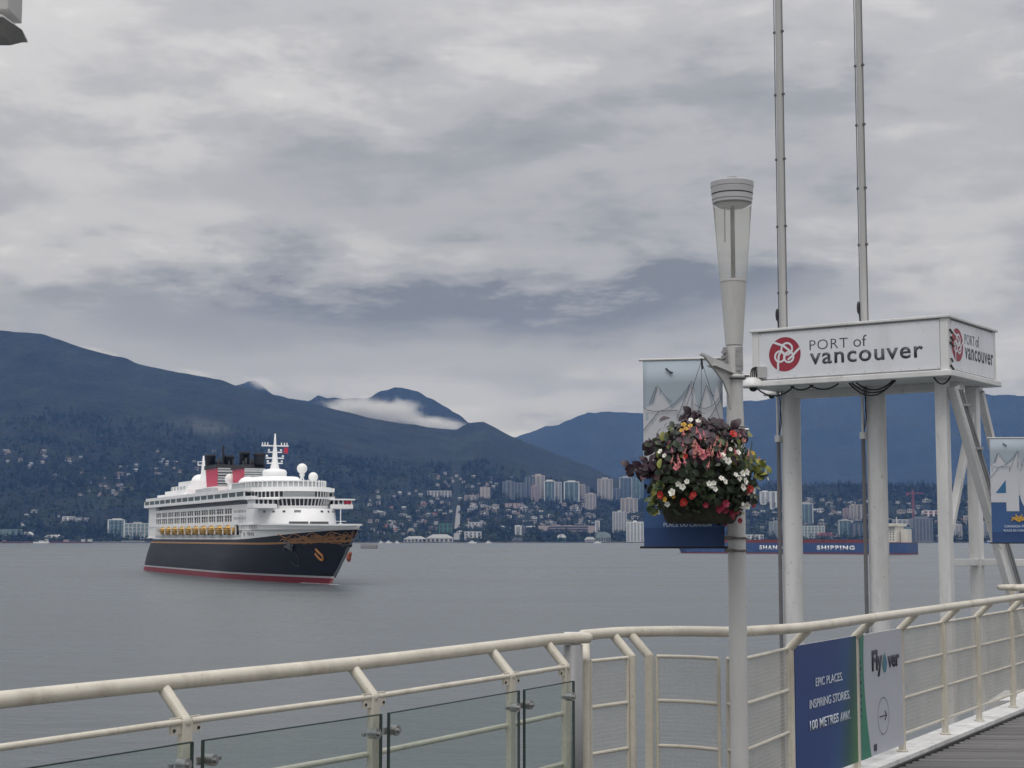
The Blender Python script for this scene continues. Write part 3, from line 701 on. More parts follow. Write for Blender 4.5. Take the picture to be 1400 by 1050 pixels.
# ------------------------------------------------------------------ lamp posts
def make_lamp(x, y, label, detail=True):
    o = thing('lamp_post', label, 'lamp post', (x, y, DECK), 0, 'lamp posts along the quay')
    k = 8.6 / F
    zz = lambda py: (at(1003, py, 8.6).z - DECK)
    MB().lathe([(0, 0), (0.09, 0), (0.09, 0.03), (0.048, 0.06), (0.0475, zz(575)), (0.044, zz(555)), (0.044, zz(473.2)), (0, zz(473.2))], 32, sharp=True).build('shaft', LAMPW, o)
    rc = MB().lathe([(0.040, zz(473)), (0.047, zz(472)), (0.071, zz(386)), (0.073, zz(386)), (0.073, zz(383)), (0, zz(383))], 32, sharp=True)
    rc.lathe([(0.0485, zz(449)), (0.0505, zz(449)), (0.0505, zz(447.5)), (0.049, zz(447.5))], 28)
    rc.build('lower_cone', LAMPW, o)
    MB().lathe([(0.0725, zz(383)), (0.104, zz(281)), (0.1035, zz(281)), (0.0715, zz(383))], 28).build('lamp_glass', LAMPGLASS, o)
    MB().lathe([(0.0, zz(384)), (0.012, zz(384)), (0.012, zz(279)), (0, zz(279))], 12).build('lamp_tube', mat('lamp_tube_grey', (0.06, 0.06, 0.058), 0.5), o)
    MB().box(-0.042, -0.036, 0.02, 0.026, zz(330), zz(279)).build('flex', mat('flex_grey', (0.3, 0.3, 0.28), 0.6), o)
    cp = MB()
    cp.lathe([(0, zz(283)), (0.075, zz(283)), (0.107, zz(278)), (0.107, zz(274)), (0.110, zz(273.5)), (0.110, zz(267)), (0.104, zz(267)), (0.104, zz(265.5)), (0.112, zz(265.5)),
              (0.114, zz(258)), (0.1135, zz(257.6)), (0.1135, zz(257)), (0.116, zz(256.6)), (0.117, zz(250)), (0.112, zz(249)), (0.04, zz(247.5)), (0.026, zz(247)), (0.026, zz(242)), (0.0, zz(241.6))], 40, sharp=True)
    cp.build('cap', mat('lamp_cap_grey', (0.42, 0.42, 0.43), 0.42, var=0.08), o)
    MB().lathe([(0.1065, zz(266.6)), (0.1115, zz(266.6)), (0.1115, zz(265.6)), (0.1065, zz(265.6))], 32).build('gasket', BLACK, o)
    # clamped collar with lamp fittings, bracket shoulder
    cl = MB().lathe([(0.05, zz(518)), (0.062, zz(518)), (0.062, zz(513)), (0.05, zz(513))], 24)
    cl.build('collar', LAMPW, o); cl = MB()
    cl.lathe([(0.053, zz(592)), (0.056, zz(592)), (0.056, zz(583)), (0.053, zz(583))], 24)
    cl.build('collar', LAMPW, o)
    ft = MB()
    for dx_, pz in ((-0.05, 483), (-0.052, 490), (-0.05, 497), (0.015, 480), (0.012, 500), (0.03, 500)):
        ft.tube([(dx_, -0.03, zz(pz)), (dx_ - (0.02 if dx_ < 0 else 0), -0.055, zz(pz))], 0.010, 8)
    ft.tube([(-0.075, -0.02, zz(493)), (-0.055, -0.02, zz(493))], 0.018, 10)
    ft.box(-0.060, -0.040, -0.02, 0.02, zz(506), zz(475)); ft.box(0.0, 0.040, -0.05, -0.035, zz(508), zz(476))
    ft.tube([(0.04, -0.03, zz(514)), (0.075, -0.03, zz(514))], 0.011, 6); ft.tube([(0.045, -0.02, zz(588)), (0.07, -0.02, zz(588))], 0.010, 6)
    ft.build('fitting', STEEL, o)
    bd = MB()
    for pz in (583.5, 590.5, 517.5): bd.lathe([(0.050, zz(pz)), (0.058, zz(pz)), (0.058, zz(pz + 1.3)), (0.050, zz(pz + 1.3))], 24)
    bd.build('band', BLACK, o)
    ring = MB()
    for pz in (737, 754):
        ring.lathe([(0.050, zz(pz)), (0.056, zz(pz)), (0.056, zz(pz - 3)), (0.050, zz(pz - 3))], 20)
        ring.box(-0.07, -0.03, -0.06, -0.03, zz(pz + 1), zz(pz - 4))
    ring.build('strap', mat('dull_steel', (0.16, 0.15, 0.14), 0.5, 0.5, var=0.3, vscale=25), o)
    # curved arm plate carrying the flower basket
    d = Vector((-0.205, -0.24, 0)); L0 = d.length; d.normalize(); nrm = Vector((d.y, -d.x, 0)) * 0.006
    prof = [(0.0, zz(503)), (L0 + 0.01, zz(488.5)), (L0 + 0.015, zz(492)), (L0 * 0.92, zz(494.5)), (L0 * 0.62, zz(510)), (L0 * 0.36, zz(524)), (L0 * 0.22, zz(540)), (L0 * 0.14, zz(562)), (0.03, zz(578)), (0.0, zz(578))]
    ar = MB(); n = len(prof)
    vs = [tuple(d * a + nrm + Vector((0, 0, z))) for a, z in prof] + [tuple(d * a - nrm + Vector((0, 0, z))) for a, z in prof]
    ar.add(vs, [tuple(range(n)), tuple(range(2 * n - 1, n - 1, -1))] + [(i, i + n, (i + 1) % n + n, (i + 1) % n) for i in range(n)])
    c0 = d * 0.02 + Vector((0, 0, zz(507))); c1 = d * (L0 * 0.72) + Vector((0, 0, zz(501)))
    ar.bar(c0 + Vector((0, 0, -0.02)), c1 + Vector((0, 0, -0.012)), 0.055, 0.008)
    ar.build('bracket_arm', LAMPW, o, 0.002)
    return o, zz, d * L0
LX = (1004.5 - 700) / F * 8.6 + 0.005
lamp, zz, tip = make_lamp(LX, 8.6, 'white lamp post carrying the flower basket and the fully seen banner')
lamp2 = copy_tree(lamp); lamp2.location = (at(1428, 700, 15.6).x, 15.6, DECK)
lamp2['label'] = 'white lamp post standing just beyond the frame edge, holding the cropped banner'

# ------------------------------------------------------------------ banners
BANW = mat('banner_print_sky', (0.34, 0.40, 0.46), 0.6, var=0.10, vscale=2.0, stretch=(1, 1, 2))
BANL = mat('banner_print_pale', (0.50, 0.52, 0.56), 0.6, var=0.05)
BANB = mat('banner_print_blue', (0.030, 0.085, 0.22), 0.55, var=0.18, vscale=3.5)
BANT = mat('banner_print_teal', (0.03, 0.13, 0.27), 0.55, var=0.1)
BAND = mat('banner_print_navy', (0.018, 0.055, 0.17), 0.55, var=0.1)
BANK = mat('banner_line', (0.06, 0.085, 0.12), 0.6, var=0.1)
BANG = mat('banner_gold', (0.55, 0.33, 0.05), 0.5, var=0.3, vscale=30)
def make_banner(x, y, rz, label):
    """local x from the pole side (0) out to -w, z up from the lower rod, -y faces the deck"""
    o = thing('banner', label, 'banner', (x, y, DECK), rz, 'banners on the quay lamp posts')
    zt = at(1003, 489.5, 8.6).z - DECK; zb = at(1003, 747.5, 8.6).z - DECK; w = 0.432; h = zt - zb; x1 = -0.070; x0 = x1 - w
    U = lambda u, v, d=0: (x0 + w * u, -0.0022 * d + 0.012 * math.sin(u * 3.4 + 0.4) * math.sin(v * math.pi), zb + h * v)
    def sheet_(name, uv, m, d, parent):
        mb = MB(); mb.add([U(a, b, d) for a, b in uv], [tuple(range(len(uv)))]); return mb.build(name, m, parent)
    def strip(name, us0, us1, v0, v1, m, d, parent, n=10):
        mb = MB(); vs = []; k = 8
        for i in range(n + 1):
            for j in range(k + 1): vs.append(U(us0 + (us1 - us0) * i / n, v0 + (v1 - v0) * j / k, d))
        mb.add(vs, [(i * (k + 1) + j, (i + 1) * (k + 1) + j, (i + 1) * (k + 1) + j + 1, i * (k + 1) + j + 1) for i in range(n) for j in range(k)], 0, True)
        return mb.build(name, m, parent)
    # cloth with a hem thickness
    cl = strip('cloth', 0, 1, 0, 1, BANW, 0, o, 12)
    sd = cl.modifiers.new('solid', 'SOLIDIFY'); sd.thickness = 0.002; sd.offset = 1.0
    def poly(name, uv, m, d):
        """polygon cut into the wavy cloth: triangulated fan on a fine grid is not needed, the wave is shallow"""
        bm = bmesh.new(); vs = [bm.verts.new((a, 0, b)) for a, b in uv]; bm.faces.new(vs)
        for k_ in range(1, 8):
            bmesh.ops.bisect_plane(bm, geom=bm.verts[:] + bm.edges[:] + bm.faces[:], plane_co=(k_ / 8, 0, 0), plane_no=(1, 0, 0))
        for k_ in range(1, 8):
            bmesh.ops.bisect_plane(bm, geom=bm.verts[:] + bm.edges[:] + bm.faces[:], plane_co=(0, 0, k_ / 8), plane_no=(0, 0, 1))
        for v in bm.verts: v.co = U(v.co.x, v.co.z, d)
        me = bpy.data.meshes.new(name); bm.to_mesh(me); bm.free(); me.materials.append(m); return put(name, me, cl)
    poly('sail_print', [(0.0, 0.0), (1, 0.0), (1, 0.72), (0.93, 0.86), (0.86, 0.74), (0.80, 0.86), (0.70, 0.72), (0.61, 0.885), (0.55, 0.80), (0.36, 0.735), (0.19, 0.865), (0.12, 0.76), (0.0, 0.74)], BANL, 1)
    poly('sea_print', [(0, 0), (1, 0), (1, 0.45), (0, 0.45)], BANB, 2)
    poly('navy_print', [(0, 0), (1, 0), (1, 0.10), (0, 0.10)], BAND, 3)
    # the big numerals, cut out so that the sea shows through the four
    poly('numeral', [(0.00, 0.455), (0.36, 0.69), (0.45, 0.69), (0.62, 0.69), (0.62, 0.30), (0.34, 0.30), (0.34, 0.385), (0.0, 0.385)], BANL, 3)
    poly('numeral_gap', [(0.11, 0.475), (0.34, 0.475), (0.34, 0.60)], BANT, 4)
    ring = [];
    ell = [(0.985 + 0.34 * math.cos(a), 0.48 + 0.205 * math.sin(a)) for a in np.linspace(math.pi * 0.52, math.pi * 1.48, 22)]
    ell = [(min(a, 0.998), b) for a, b in ell]
    poly('numeral', ell + [(0.998, ell[-1][1]), (0.998, ell[0][1])], BANL, 3)
    li = MB()
    def line(pts, wd=0.0032):
        q = [Vector(U(a, b, 5)) for a, b in pts]
        for p0, p1 in zip(q[:-1], q[1:]): li.bar(p0, p1, 0.0012, wd * 0.85)
    def arcl(p0, p1, sag, n=9):
        return [(p0[0] + (p1[0] - p0[0]) * i / n, p0[1] + (p1[1] - p0[1]) * i / n - sag * 4 * (i / n) * (1 - i / n)) for i in range(n + 1)]
    line([(0.17, 0.86), (0.08, 0.765)]); line([(0.19, 0.865), (0.12, 0.77)]); line(arcl((0.20, 0.855), (0.36, 0.775), 0.012))
    line(arcl((-0.0, 0.745), (0.62, 0.885), 0.075)); line([(0.61, 0.88), (0.63, 0.70)]); line([(0.64, 0.88), (0.60, 0.72)])
    line(arcl((0.60, 0.87), (0.43, 0.69), 0.0)); line(arcl((0.80, 0.86), (0.90, 0.80), 0.01)); line(arcl((0.80, 0.86), (0.66, 0.68), 0.0)); line(arcl((0.65, 0.76), (1.0, 0.82), 0.05)); line(arcl((0.99, 0.79), (0.80, 0.66), 0.0))
    line([(0.0, 0.62), (0.20, 0.725), (0.43, 0.728), (0.43, 0.68)], 0.004)
    li.build('line_print', BANK, cl)
    bdm = MB(); 
    for pts in ([(0.29, 0.955), (0.34, 0.935), (0.38, 0.93)], [(0.34, 0.935), (0.36, 0.925)]):
        q = [Vector(U(a, b, 5)) for a, b in pts]
        for p0, p1 in zip(q[:-1], q[1:]): bdm.bar(p0, p1, 0.0012, 0.010)
    bdm.build('gull_print', DARKTX, cl)
    em = MB()
    for a0, a1, rr in ((0.2, 2.9, 0.075), (0.5, 2.2, 0.05)):
        q = [Vector(U(0.60 + rr * 2.2 * math.cos(a), 0.195 + rr * 0.7 * math.sin(a), 6)) for a in np.linspace(a0, a1, 9)]
        for p0, p1 in zip(q[:-1], q[1:]): em.bar(p0, p1, 0.0012, 0.012)
    for a in (0.6, 1.2, 1.9, 2.5):
        em.bar(Vector(U(0.60, 0.20, 6)), Vector(U(0.60 + 0.2 * math.cos(a), 0.20 + 0.075 * math.sin(a), 6)), 0.0012, 0.010)
    em.build('emblem', BANG, cl)
    text_obj('lettering', 'CANADA PLACE', TXT, cl, w * 0.62, 0.022, (U(0.27, 0, 0)[0], -0.020, zb + h * 0.145), XYZ)
    text_obj('lettering', 'PLACE DU CANADA', TXT, cl, w * 0.60, 0.021, (U(0.25, 0, 0)[0], -0.020, zb + h * 0.106), XYZ)
    for z in (zt + 0.004, zb - 0.003):
        MB().tube([(x0 - 0.022, 0, z), (0.0, 0, z)], 0.007, 8).build('rod', BLACK if z < 0.5 + zb else LAMPW, o)
    return o
b1 = make_banner(LX + 0.01, 8.63, R(-12), 'banner on the lamp post behind the flower basket, fully in view')
b2 = copy_tree(b1); b2.location = (lamp2.location.x, 15.62, DECK - 0.0); b2.rotation_euler = (0, 0, R(-2))
b2['label'] = 'cropped banner with a big white numeral, beside the diagonal braces of the sign tower'

# ------------------------------------------------------------------ hanging flower basket
BY = 8.6 + tip.y
BC = at(957, 655, BY); kpx = BY / F
hb = thing('flower_basket', 'hanging basket of mixed flowers in front of the lamp post', 'flower basket', (BC.x, BC.y, at(955, 716, BY).z))
BZ = hb.location.z
def lb(px, py, dy=0.0):
    p = at(px, py, BY + dy); return Vector((p.x - BC.x, p.y - BC.y, p.z - BZ))
pot = MB().lathe([(0.0, 0.0), (0.165, 0.0), (0.185, 0.02), (0.235, 0.20), (0.245, 0.20), (0.245, 0.22), (0.20, 0.215), (0, 0.205)], 26)
pot.build('pot', mat('moss_liner', (0.030, 0.030, 0.020), 0.9, var=0.4, vscale=14, bump=0.8, bscale=30), hb)
MB().lathe([(0.0, 0.20), (0.22, 0.20), (0.20, 0.25), (0, 0.30)], 20).build('soil', mat('dark_soil', (0.02, 0.015, 0.01), 0.95, var=0.4), hb)
tp = Vector((LX + tip.x - BC.x, 0.0, at(953, 493, BY).z - BZ))
ch = MB()
for a in (0.4, 2.5, 4.6):
    ch.tube([tp, Vector((0.235 * math.cos(a), 0.235 * math.sin(a), 0.215))], 0.0013, 5)
ch.tube([tp + Vector((0, 0, 0.012)), tp + Vector((0.004, 0, -0.045))], 0.006, 6)
ch.build('hanger', BLACK, hb)
def leaf_me(name, ln, wd, m, curl=0.25, teeth=0):
    pts = []; n = 6
    for i in range(n + 1):
        t_ = i / n; half = wd / 2 * math.sin(math.pi * min(1, t_ * 0.92 + 0.06)) ** 0.8
        if teeth and i % 2: half *= 1 - teeth
        z = curl * ln * (t_ * (1 - t_)) * 1.2 - curl * ln * t_ * t_ * 0.6
        pts.append((t_ * ln, half, z))
    vs = [(a, b_, z + 0.15 * b_) for a, b_, z in pts] + [(a, 0, z) for a, b_, z in pts] + [(a, -b_, z + 0.15 * b_) for a, b_, z in pts]
    k = n + 1; fs = []
    for i in range(n): fs += [(i, k + i, k + i + 1, i + 1), (k + i, 2 * k + i, 2 * k + i + 1, k + i + 1)]
    me = bpy.data.meshes.new(name); me.from_pydata(vs, [], fs); me.materials.append(m)
    me.polygons.foreach_set('use_smooth', [True] * len(fs)); return me
PURP = mat('purple_leaf', (0.022, 0.007, 0.016), 0.5, var=0.5, vscale=40, rand=0.45)
BURG = mat('burgundy_leaf', (0.040, 0.010, 0.018), 0.5, var=0.5, vscale=40, rand=0.4)
GRNL = mat('green_leaf', (0.045, 0.070, 0.026), 0.5, var=0.45, vscale=40, rand=0.4)
DGRN = mat('dark_green_leaf', (0.022, 0.036, 0.018), 0.5, var=0.45, vscale=40, rand=0.4)
LIME = mat('lime_leaf', (0.17, 0.18, 0.035), 0.5, var=0.35, vscale=40, rand=0.3)
SILV = mat('silver_leaf', (0.13, 0.16, 0.12), 0.6, var=0.35, vscale=40, rand=0.35)
LEAF = {n_: leaf_me('leaf', ln, wd, m) for n_, ln, wd, m in (('p', .055, .042, PURP), ('b', .05, .036, BURG), ('g', .042, .026, GRNL), ('d', .045, .03, DGRN), ('l', .05, .030, LIME), ('s', .034, .018, SILV))}
FLW = mat('white_petal', (0.80, 0.80, 0.74), 0.55, var=0.1, vscale=60, rand=0.1)
FLR = mat('red_petal', (0.42, 0.022, 0.020), 0.5, var=0.25, vscale=60, rand=0.2)
FLC = mat('crimson_petal', (0.28, 0.012, 0.045), 0.5, var=0.25, vscale=60, rand=0.25)
FLP = mat('pink_petal', (0.55, 0.10, 0.17), 0.5, var=0.3, vscale=60, alt=(0.50, 0.22, 0.20), rand=0.2)
FLS = mat('salmon_petal', (0.46, 0.19, 0.16), 0.5, var=0.3, vscale=60, rand=0.2)
FLY = mat('yellow_petal', (0.55, 0.33, 0.05), 0.5, var=0.3, vscale=60, rand=0.2)
def bloom_me(name, r, n, m, cup=0.35):
    mb = MB()
    for layer, (q, rr) in enumerate(((n, r), (n - 1, r * 0.62))):
        for i in range(q):
            a = 2 * math.pi * i / q + layer * 0.5; d = Vector((math.cos(a), math.sin(a), 0)); s_ = Vector((-d.y, d.x, 0))
            up = Vector((0, 0, 1)); w_ = rr * 0.62
            vs = [d * rr * 0.08, d * rr * 0.55 + s_ * w_ * 0.85 + up * rr * cup * (0.4 + layer * .5), d * rr + s_ * w_ * 0.35 + up * rr * cup * (0.8 + layer), d * rr - s_ * w_ * 0.35 + up * rr * cup * (0.8 + layer), d * rr * 0.55 - s_ * w_ * 0.85 + up * rr * cup * (0.4 + layer * .5)]
            mb.add(vs, [(0, 1, 2, 3, 4)], 0, False)
    mb.ball((0, 0, r * 0.16), r * 0.17, n=6, k=4, mi=1)
    me = bpy.data.meshes.new(name); me.from_pydata(mb.v, [], mb.f); me.materials.append(m); me.materials.append(LIME if m is not FLW else FLY)
    me.polygons.foreach_set('material_index', mb.m); return me
BLOOM = {'white_flower': bloom_me('white_flower', .020, 5, FLW), 'red_flower': bloom_me('red_flower', .021, 6, FLR), 'crimson_flower': bloom_me('crimson_flower', .021, 6, FLC), 'pink_flower': bloom_me('pink_flower', .02, 5, FLP), 'salmon_flower': bloom_me('salmon_flower', .018, 5, FLS), 'yellow_flower': bloom_me('yellow_flower', .018, 5, FLY)}
def fuchsia_me():
    mb = MB()
    mb.tube([(0, 0, 0), (0, 0, -0.018)], 0.002, 5, 0)
    mb.lathe([(0.003, -0.016), (0.006, -0.03), (0.0055, -0.045), (0.010, -0.052), (0.002, -0.066)], 7, mi=0)
    for i in range(4):
        a = i * math.pi / 2; mb.bar((0.004 * math.cos(a), 0.004 * math.sin(a), -0.04), (0.016 * math.cos(a), 0.016 * math.sin(a), -0.058), 0.006, 0.002, 0)
    mb.tube([(0, 0, -0.06), (0, 0, -0.085)], 0.001, 4, 0)
    me = bpy.data.meshes.new('fuchsia_flower'); me.from_pydata(mb.v, [], mb.f); me.materials.append(FLP); return me
FUCH = fuchsia_me(); FUCH2 = FUCH.copy(); FUCH2.materials[0] = FLS
CEN = Vector((0, 0, 0.27))
def blob(a, e, k=1.0):
    """a point on the planted mound: azimuth a (0 towards the viewer), elevation e, with its outward normal"""
    d = Vector((math.sin(a) * math.cos(e), -math.cos(a) * math.cos(e), math.sin(e)))
    lump = 1 + 0.16 * mnoise.noise(d * 2.6 + Vector((3, 1, 7)))
    return CEN + Vector((d.x * 0.275, d.y * 0.265, d.z * (0.28 if e > 0 else 0.25))) * (k * lump), d
def setrot(o, out, roll, tilt):
    z = out.normalized(); x = Vector((0, 0, -1)) - z * z.dot(Vector((0, 0, -1)))
    if x.length < 0.05: x = Vector((1, 0, 0))
    x.normalize(); y = z.cross(x)
    M = Matrix((x, y, z)).transposed() @ Matrix.Rotation(roll, 3, 'Z') @ Matrix.Rotation(tilt, 3, 'Y')
    o.rotation_euler = M.to_euler()
def kind_for(a, e):
    n_ = mnoise.noise(Vector((a * 2.2, e * 2.2, 4)))
    if e > 0.62: return rnd.choice('ppppbd') if not (a < -0.2 and e < 0.95) else rnd.choice('ppld')
    if e > 0.15:
        if -1.1 < a < -0.35: return rnd.choice('ppdbgl')
        if a > 0.7: return rnd.choice('llgsdl')
        return rnd.choice('dgpbdg')
    if e > -0.5: return rnd.choice('dggsdd') if abs(a) < 0.9 else rnd.choice('dgglsd')
    return rnd.choice('ddgd')
# deep foliage as one mass, then the leaves that show singly
def mass(count, name, kset):
    vs = []; fs = []; mi = []
    mats_ = [PURP, BURG, GRNL, DGRN, LIME, SILV]; key = dict(zip('pbgdls', range(6)))
    for _ in range(count):
        a = rnd.uniform(-math.pi, math.pi); e = (math.asin(rnd.uniform(-0.75, 1.0)) if rnd.random() < 0.72 else rnd.uniform(-1.25, -0.3)); p, d = blob(a, e, rnd.uniform(0.6, 1.06) if e > -0.3 else rnd.uniform(0.92, 1.14))
        kd = kind_for(a, e); me = LEAF[kd]
        tmp = bpy.data.objects.new('tmp', None); setrot(tmp, d, rnd.uniform(-2.4, 2.4), rnd.uniform(-0.2, 0.9)); M = tmp.rotation_euler.to_matrix(); bpy.data.objects.remove(tmp)
        s_ = rnd.uniform(0.6, 1.0); o_i = len(vs)
        for v in me.vertices: vs.append(tuple(p + M @ (v.co * s_)))
        for f in me.polygons: fs.append(tuple(i + o_i for i in f.vertices)); mi.append(key[kd])
    me = bpy.data.meshes.new(name); me.from_pydata(vs, [], fs)
    for m in mats_: me.materials.append(m)
    me.polygons.foreach_set('material_index', mi)
    return put(name, me, hb)
tag(mass(2100, 'foliage', None), kind='stuff')
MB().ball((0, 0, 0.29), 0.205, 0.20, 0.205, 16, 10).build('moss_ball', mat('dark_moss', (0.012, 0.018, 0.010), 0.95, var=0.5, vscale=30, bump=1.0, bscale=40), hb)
nl = 0
while nl < 298:
    a = rnd.gauss(0, 0.75); e = math.asin(rnd.uniform(-0.6, 1.0)) if nl < 215 else rnd.uniform(-1.15, -0.5)
    if abs(a) > 1.7: continue
    p, d = blob(a, e, rnd.uniform(0.95, 1.13)); kd = kind_for(a, e)
    o = put('leaf', LEAF[kd], hb); o.location = p; setrot(o, d, rnd.uniform(-1.9, 1.9), rnd.uniform(-0.35, 0.6)); s_ = rnd.uniform(0.65, 1.25); o.scale = (s_, s_, s_); nl += 1
def flower(name, px, py, dy=-0.26, s=1.0, out=None):
    o = put(name, BLOOM[name], hb); p = lb(px, py, 0.0)
    # sit on the mound's front surface
    rx, rz = p.x / 0.30, (p.z - CEN.z) / 0.29
    q = max(0.0, 1 - rx * rx - rz * rz); p.y = -0.275 * math.sqrt(q) - 0.035
    o.location = p; setrot(o, out or Vector((p.x * 1.2, -0.30, (p.z - CEN.z) * 0.7 + 0.08)), rnd.uniform(0, 6), rnd.uniform(-0.4, 0.4)); s *= rnd.uniform(0.65, 1.0); o.scale = (s, s, s); return o
for px, py in [(980, 630), (985, 634), (978, 626), (996, 652), (1001, 656), (1006, 650), (1012, 648), (1010, 660), (1007, 668), (1025, 672), (1029, 678), (1024, 685), (1018, 692), (1014, 702), (1000, 710), (1004, 707), (963, 667), (968, 671), (960, 664), (976, 657), (981, 661), (966, 663), (920, 664), (926, 668), (931, 661), (913, 675),
               (893, 685), (889, 692), (900, 700), (908, 690), (896, 690), (1042, 650), (1048, 655), (1045, 646), (940, 577), (950, 579), (898, 620), (903, 626), (989, 618), (1000, 622), (1016, 675), (1009, 690)]:
    flower('white_flower', px, py, s=rnd.choice((0.75, 0.9, 1.05)))
for px, py in [(938, 681), (927, 690), (929, 687), (940, 678), (1015, 674), (1018, 670), (929, 628), (995, 597), (899, 678)]: flower('red_flower', px, py, s=1.0)
for px, py in [(975, 697), (980, 694), (985, 699), (995, 703), (1003, 700), (998, 707), (1010, 712), (990, 715), (984, 690), (1028, 690), (957, 692)]: flower('crimson_flower', px, py, s=1.05)
for px, py in [(950, 622), (945, 618), (952, 628), (1027, 688), (918, 642), (1030, 686)]: flower('pink_flower', px, py, s=1.1)
for px, py in [(1040, 636), (1050, 645), (1036, 628), (1004, 598), (1010, 605), (866, 640), (858, 642)]: flower('salmon_flower', px, py, s=0.9)
for px, py in [(1034, 632), (938, 586), (932, 590), (926, 592), (1022, 622), (915, 680), (905, 684), (930, 584)]: flower('yellow_flower', px, py, s=0.9)
for k in range(46):
    cx_, cy_, sx, sy = rnd.choice([(945, 598, 9, 9), (945, 598, 9, 9), (950, 605, 10, 8), (916, 628, 6, 6), (975, 608, 8, 5), (1000, 615, 8, 8), (940, 618, 6, 6), (964, 622, 6, 5)])
    px, py = rnd.gauss(cx_, sx), rnd.gauss(cy_, sy)
    o = put('fuchsia_flower', FUCH if rnd.random() < 0.45 else FUCH2, hb); p = lb(px, py)
    rx, rz = p.x / 0.30, (p.z - CEN.z) / 0.29; p.y = -0.275 * math.sqrt(max(0, 1 - rx * rx - rz * rz)) - rnd.uniform(0.04, 0.075)
    o.location = p; o.rotation_euler = (rnd.uniform(-.35, .35), rnd.uniform(-.35, .35), rnd.uniform(0, 6)); s_ = rnd.uniform(0.45, 0.75); o.scale = (s_, s_, s_)
def spray(pts, kd, flowers=None):
    q = curve_pts([lb(*p) for p in pts], 4)
    MB().tube(q, 0.003, 5).build('stem', DGRN, hb)
    for p in q[::1]:
        for _ in range(3):
            o = put('leaf', LEAF[rnd.choice(kd)], hb); o.location = p + Vector([rnd.uniform(-.02, .02) for _ in range(3)]); setrot(o, Vector((rnd.uniform(-1, 1), -1, rnd.uniform(-.3, 1))), rnd.uniform(-3, 3), rnd.uniform(-.4, .5))
# trailing stems: purple to the one side, yellow-green to the other, curl of dark leaf on top
for _ in range(20):
    pass
spray([(908, 636, -.1), (890, 637, -.1), (866, 640, -.08)], 'p'); spray([(905, 644, -.1), (885, 645, -.1), (872, 646, -.08)], 'pb')
spray([(1010, 622, -.1), (1030, 630, -.1), (1050, 650, -.08)], 'lg'); spray([(1005, 628, -.12), (1025, 640, -.12), (1040, 648, -.1)], 'lg')
spray([(1010, 660, -.12), (1025, 664, -.1), (1031, 680, -.1)], 'dgs'); spray([(905, 665, -.14), (895, 680, -.14), (893, 700, -.12)], 'lg')
spray([(938, 590, 0), (940, 575, 0), (946, 566, 0)], 'p'); spray([(985, 592, -.05), (1000, 585, -.05), (1015, 600, -.05)], 'pb'); spray([(920, 600, -.1), (900, 610, -.1), (888, 606, -.1)], 'pd')
# ------------------------------------------------------------------ sign tower standing in the water off the quay
CT = at(1297, 508.5, 22.0)                      # lower outer corner of the sign box
AL = R(35); FX = Vector((-math.cos(AL), math.sin(AL), 0)); SX = Vector((math.sin(AL), math.cos(AL), 0))
# local frame: x from the far-left corner along the lettered face to the corner, y inward, z up
WF, WS, HB = 2.98, 2.0, 0.775
org = Vector((CT.x, CT.y, 0)) + FX * WF
tw = thing('sign_tower', 'white sign box with round red knot mark raised on tall columns with masts', 'sign tower', (org.x, org.y, 0), math.atan2(-FX.y, -FX.x))
ZB = CT.z
TWM = mat('tower_paint', (0.66, 0.66, 0.655), 0.45, dirt=((0.19, 0.17, 0.145), 0.4, 1.6), var=0.09, vscale=1.6, bump=0.05, bscale=40, stretch=(1, 1, 0.3))
MB().box(0.03, WF - 0.03, 0.03, WS - 0.03, ZB + 0.03, ZB + HB - 0.02).build('sign_box', TWM, tw)
fr = MB()
fr.box(-0.06, WF + 0.06, -0.06, WS + 0.06, ZB - 0.055, ZB + 0.028)
fr.build('sign_tray', TWM, tw, 0.012)
MB().box(-0.035, WF + 0.035, -0.035, WS + 0.035, ZB + HB - 0.018, ZB + HB + 0.022).build('sign_cap', TWM, tw, 0.008)
st = MB()
for x, y in ((0.055, 0.006), (WF - 0.055, 0.006), (WF - 0.006, 0.055), (WF - 0.006, WS - 0.055), (0.006, 0.055), (0.006, WS - 0.055)):
    st.box(x - (0.055 if y < 0.02 else 0.008), x + (0.055 if y < 0.02 else 0.008), y - (0.008 if y < 0.02 else 0.055), y + (0.008 if y < 0.02 else 0.055), ZB + 0.029, ZB + HB - 0.019)
st.build('corner_trim', TWM, tw, 0.003)
PANEL = mat('sign_panel_grey', (0.69, 0.705, 0.74), 0.4, dirt=((0.25, 0.24, 0.22), 0.22, 1.8), var=0.04, vscale=1.5)
REDL = mat('sign_red', (0.30, 0.028, 0.050), 0.45, var=0.08)
INK = mat('sign_ink', (0.062, 0.066, 0.082), 0.5, var=0.1)
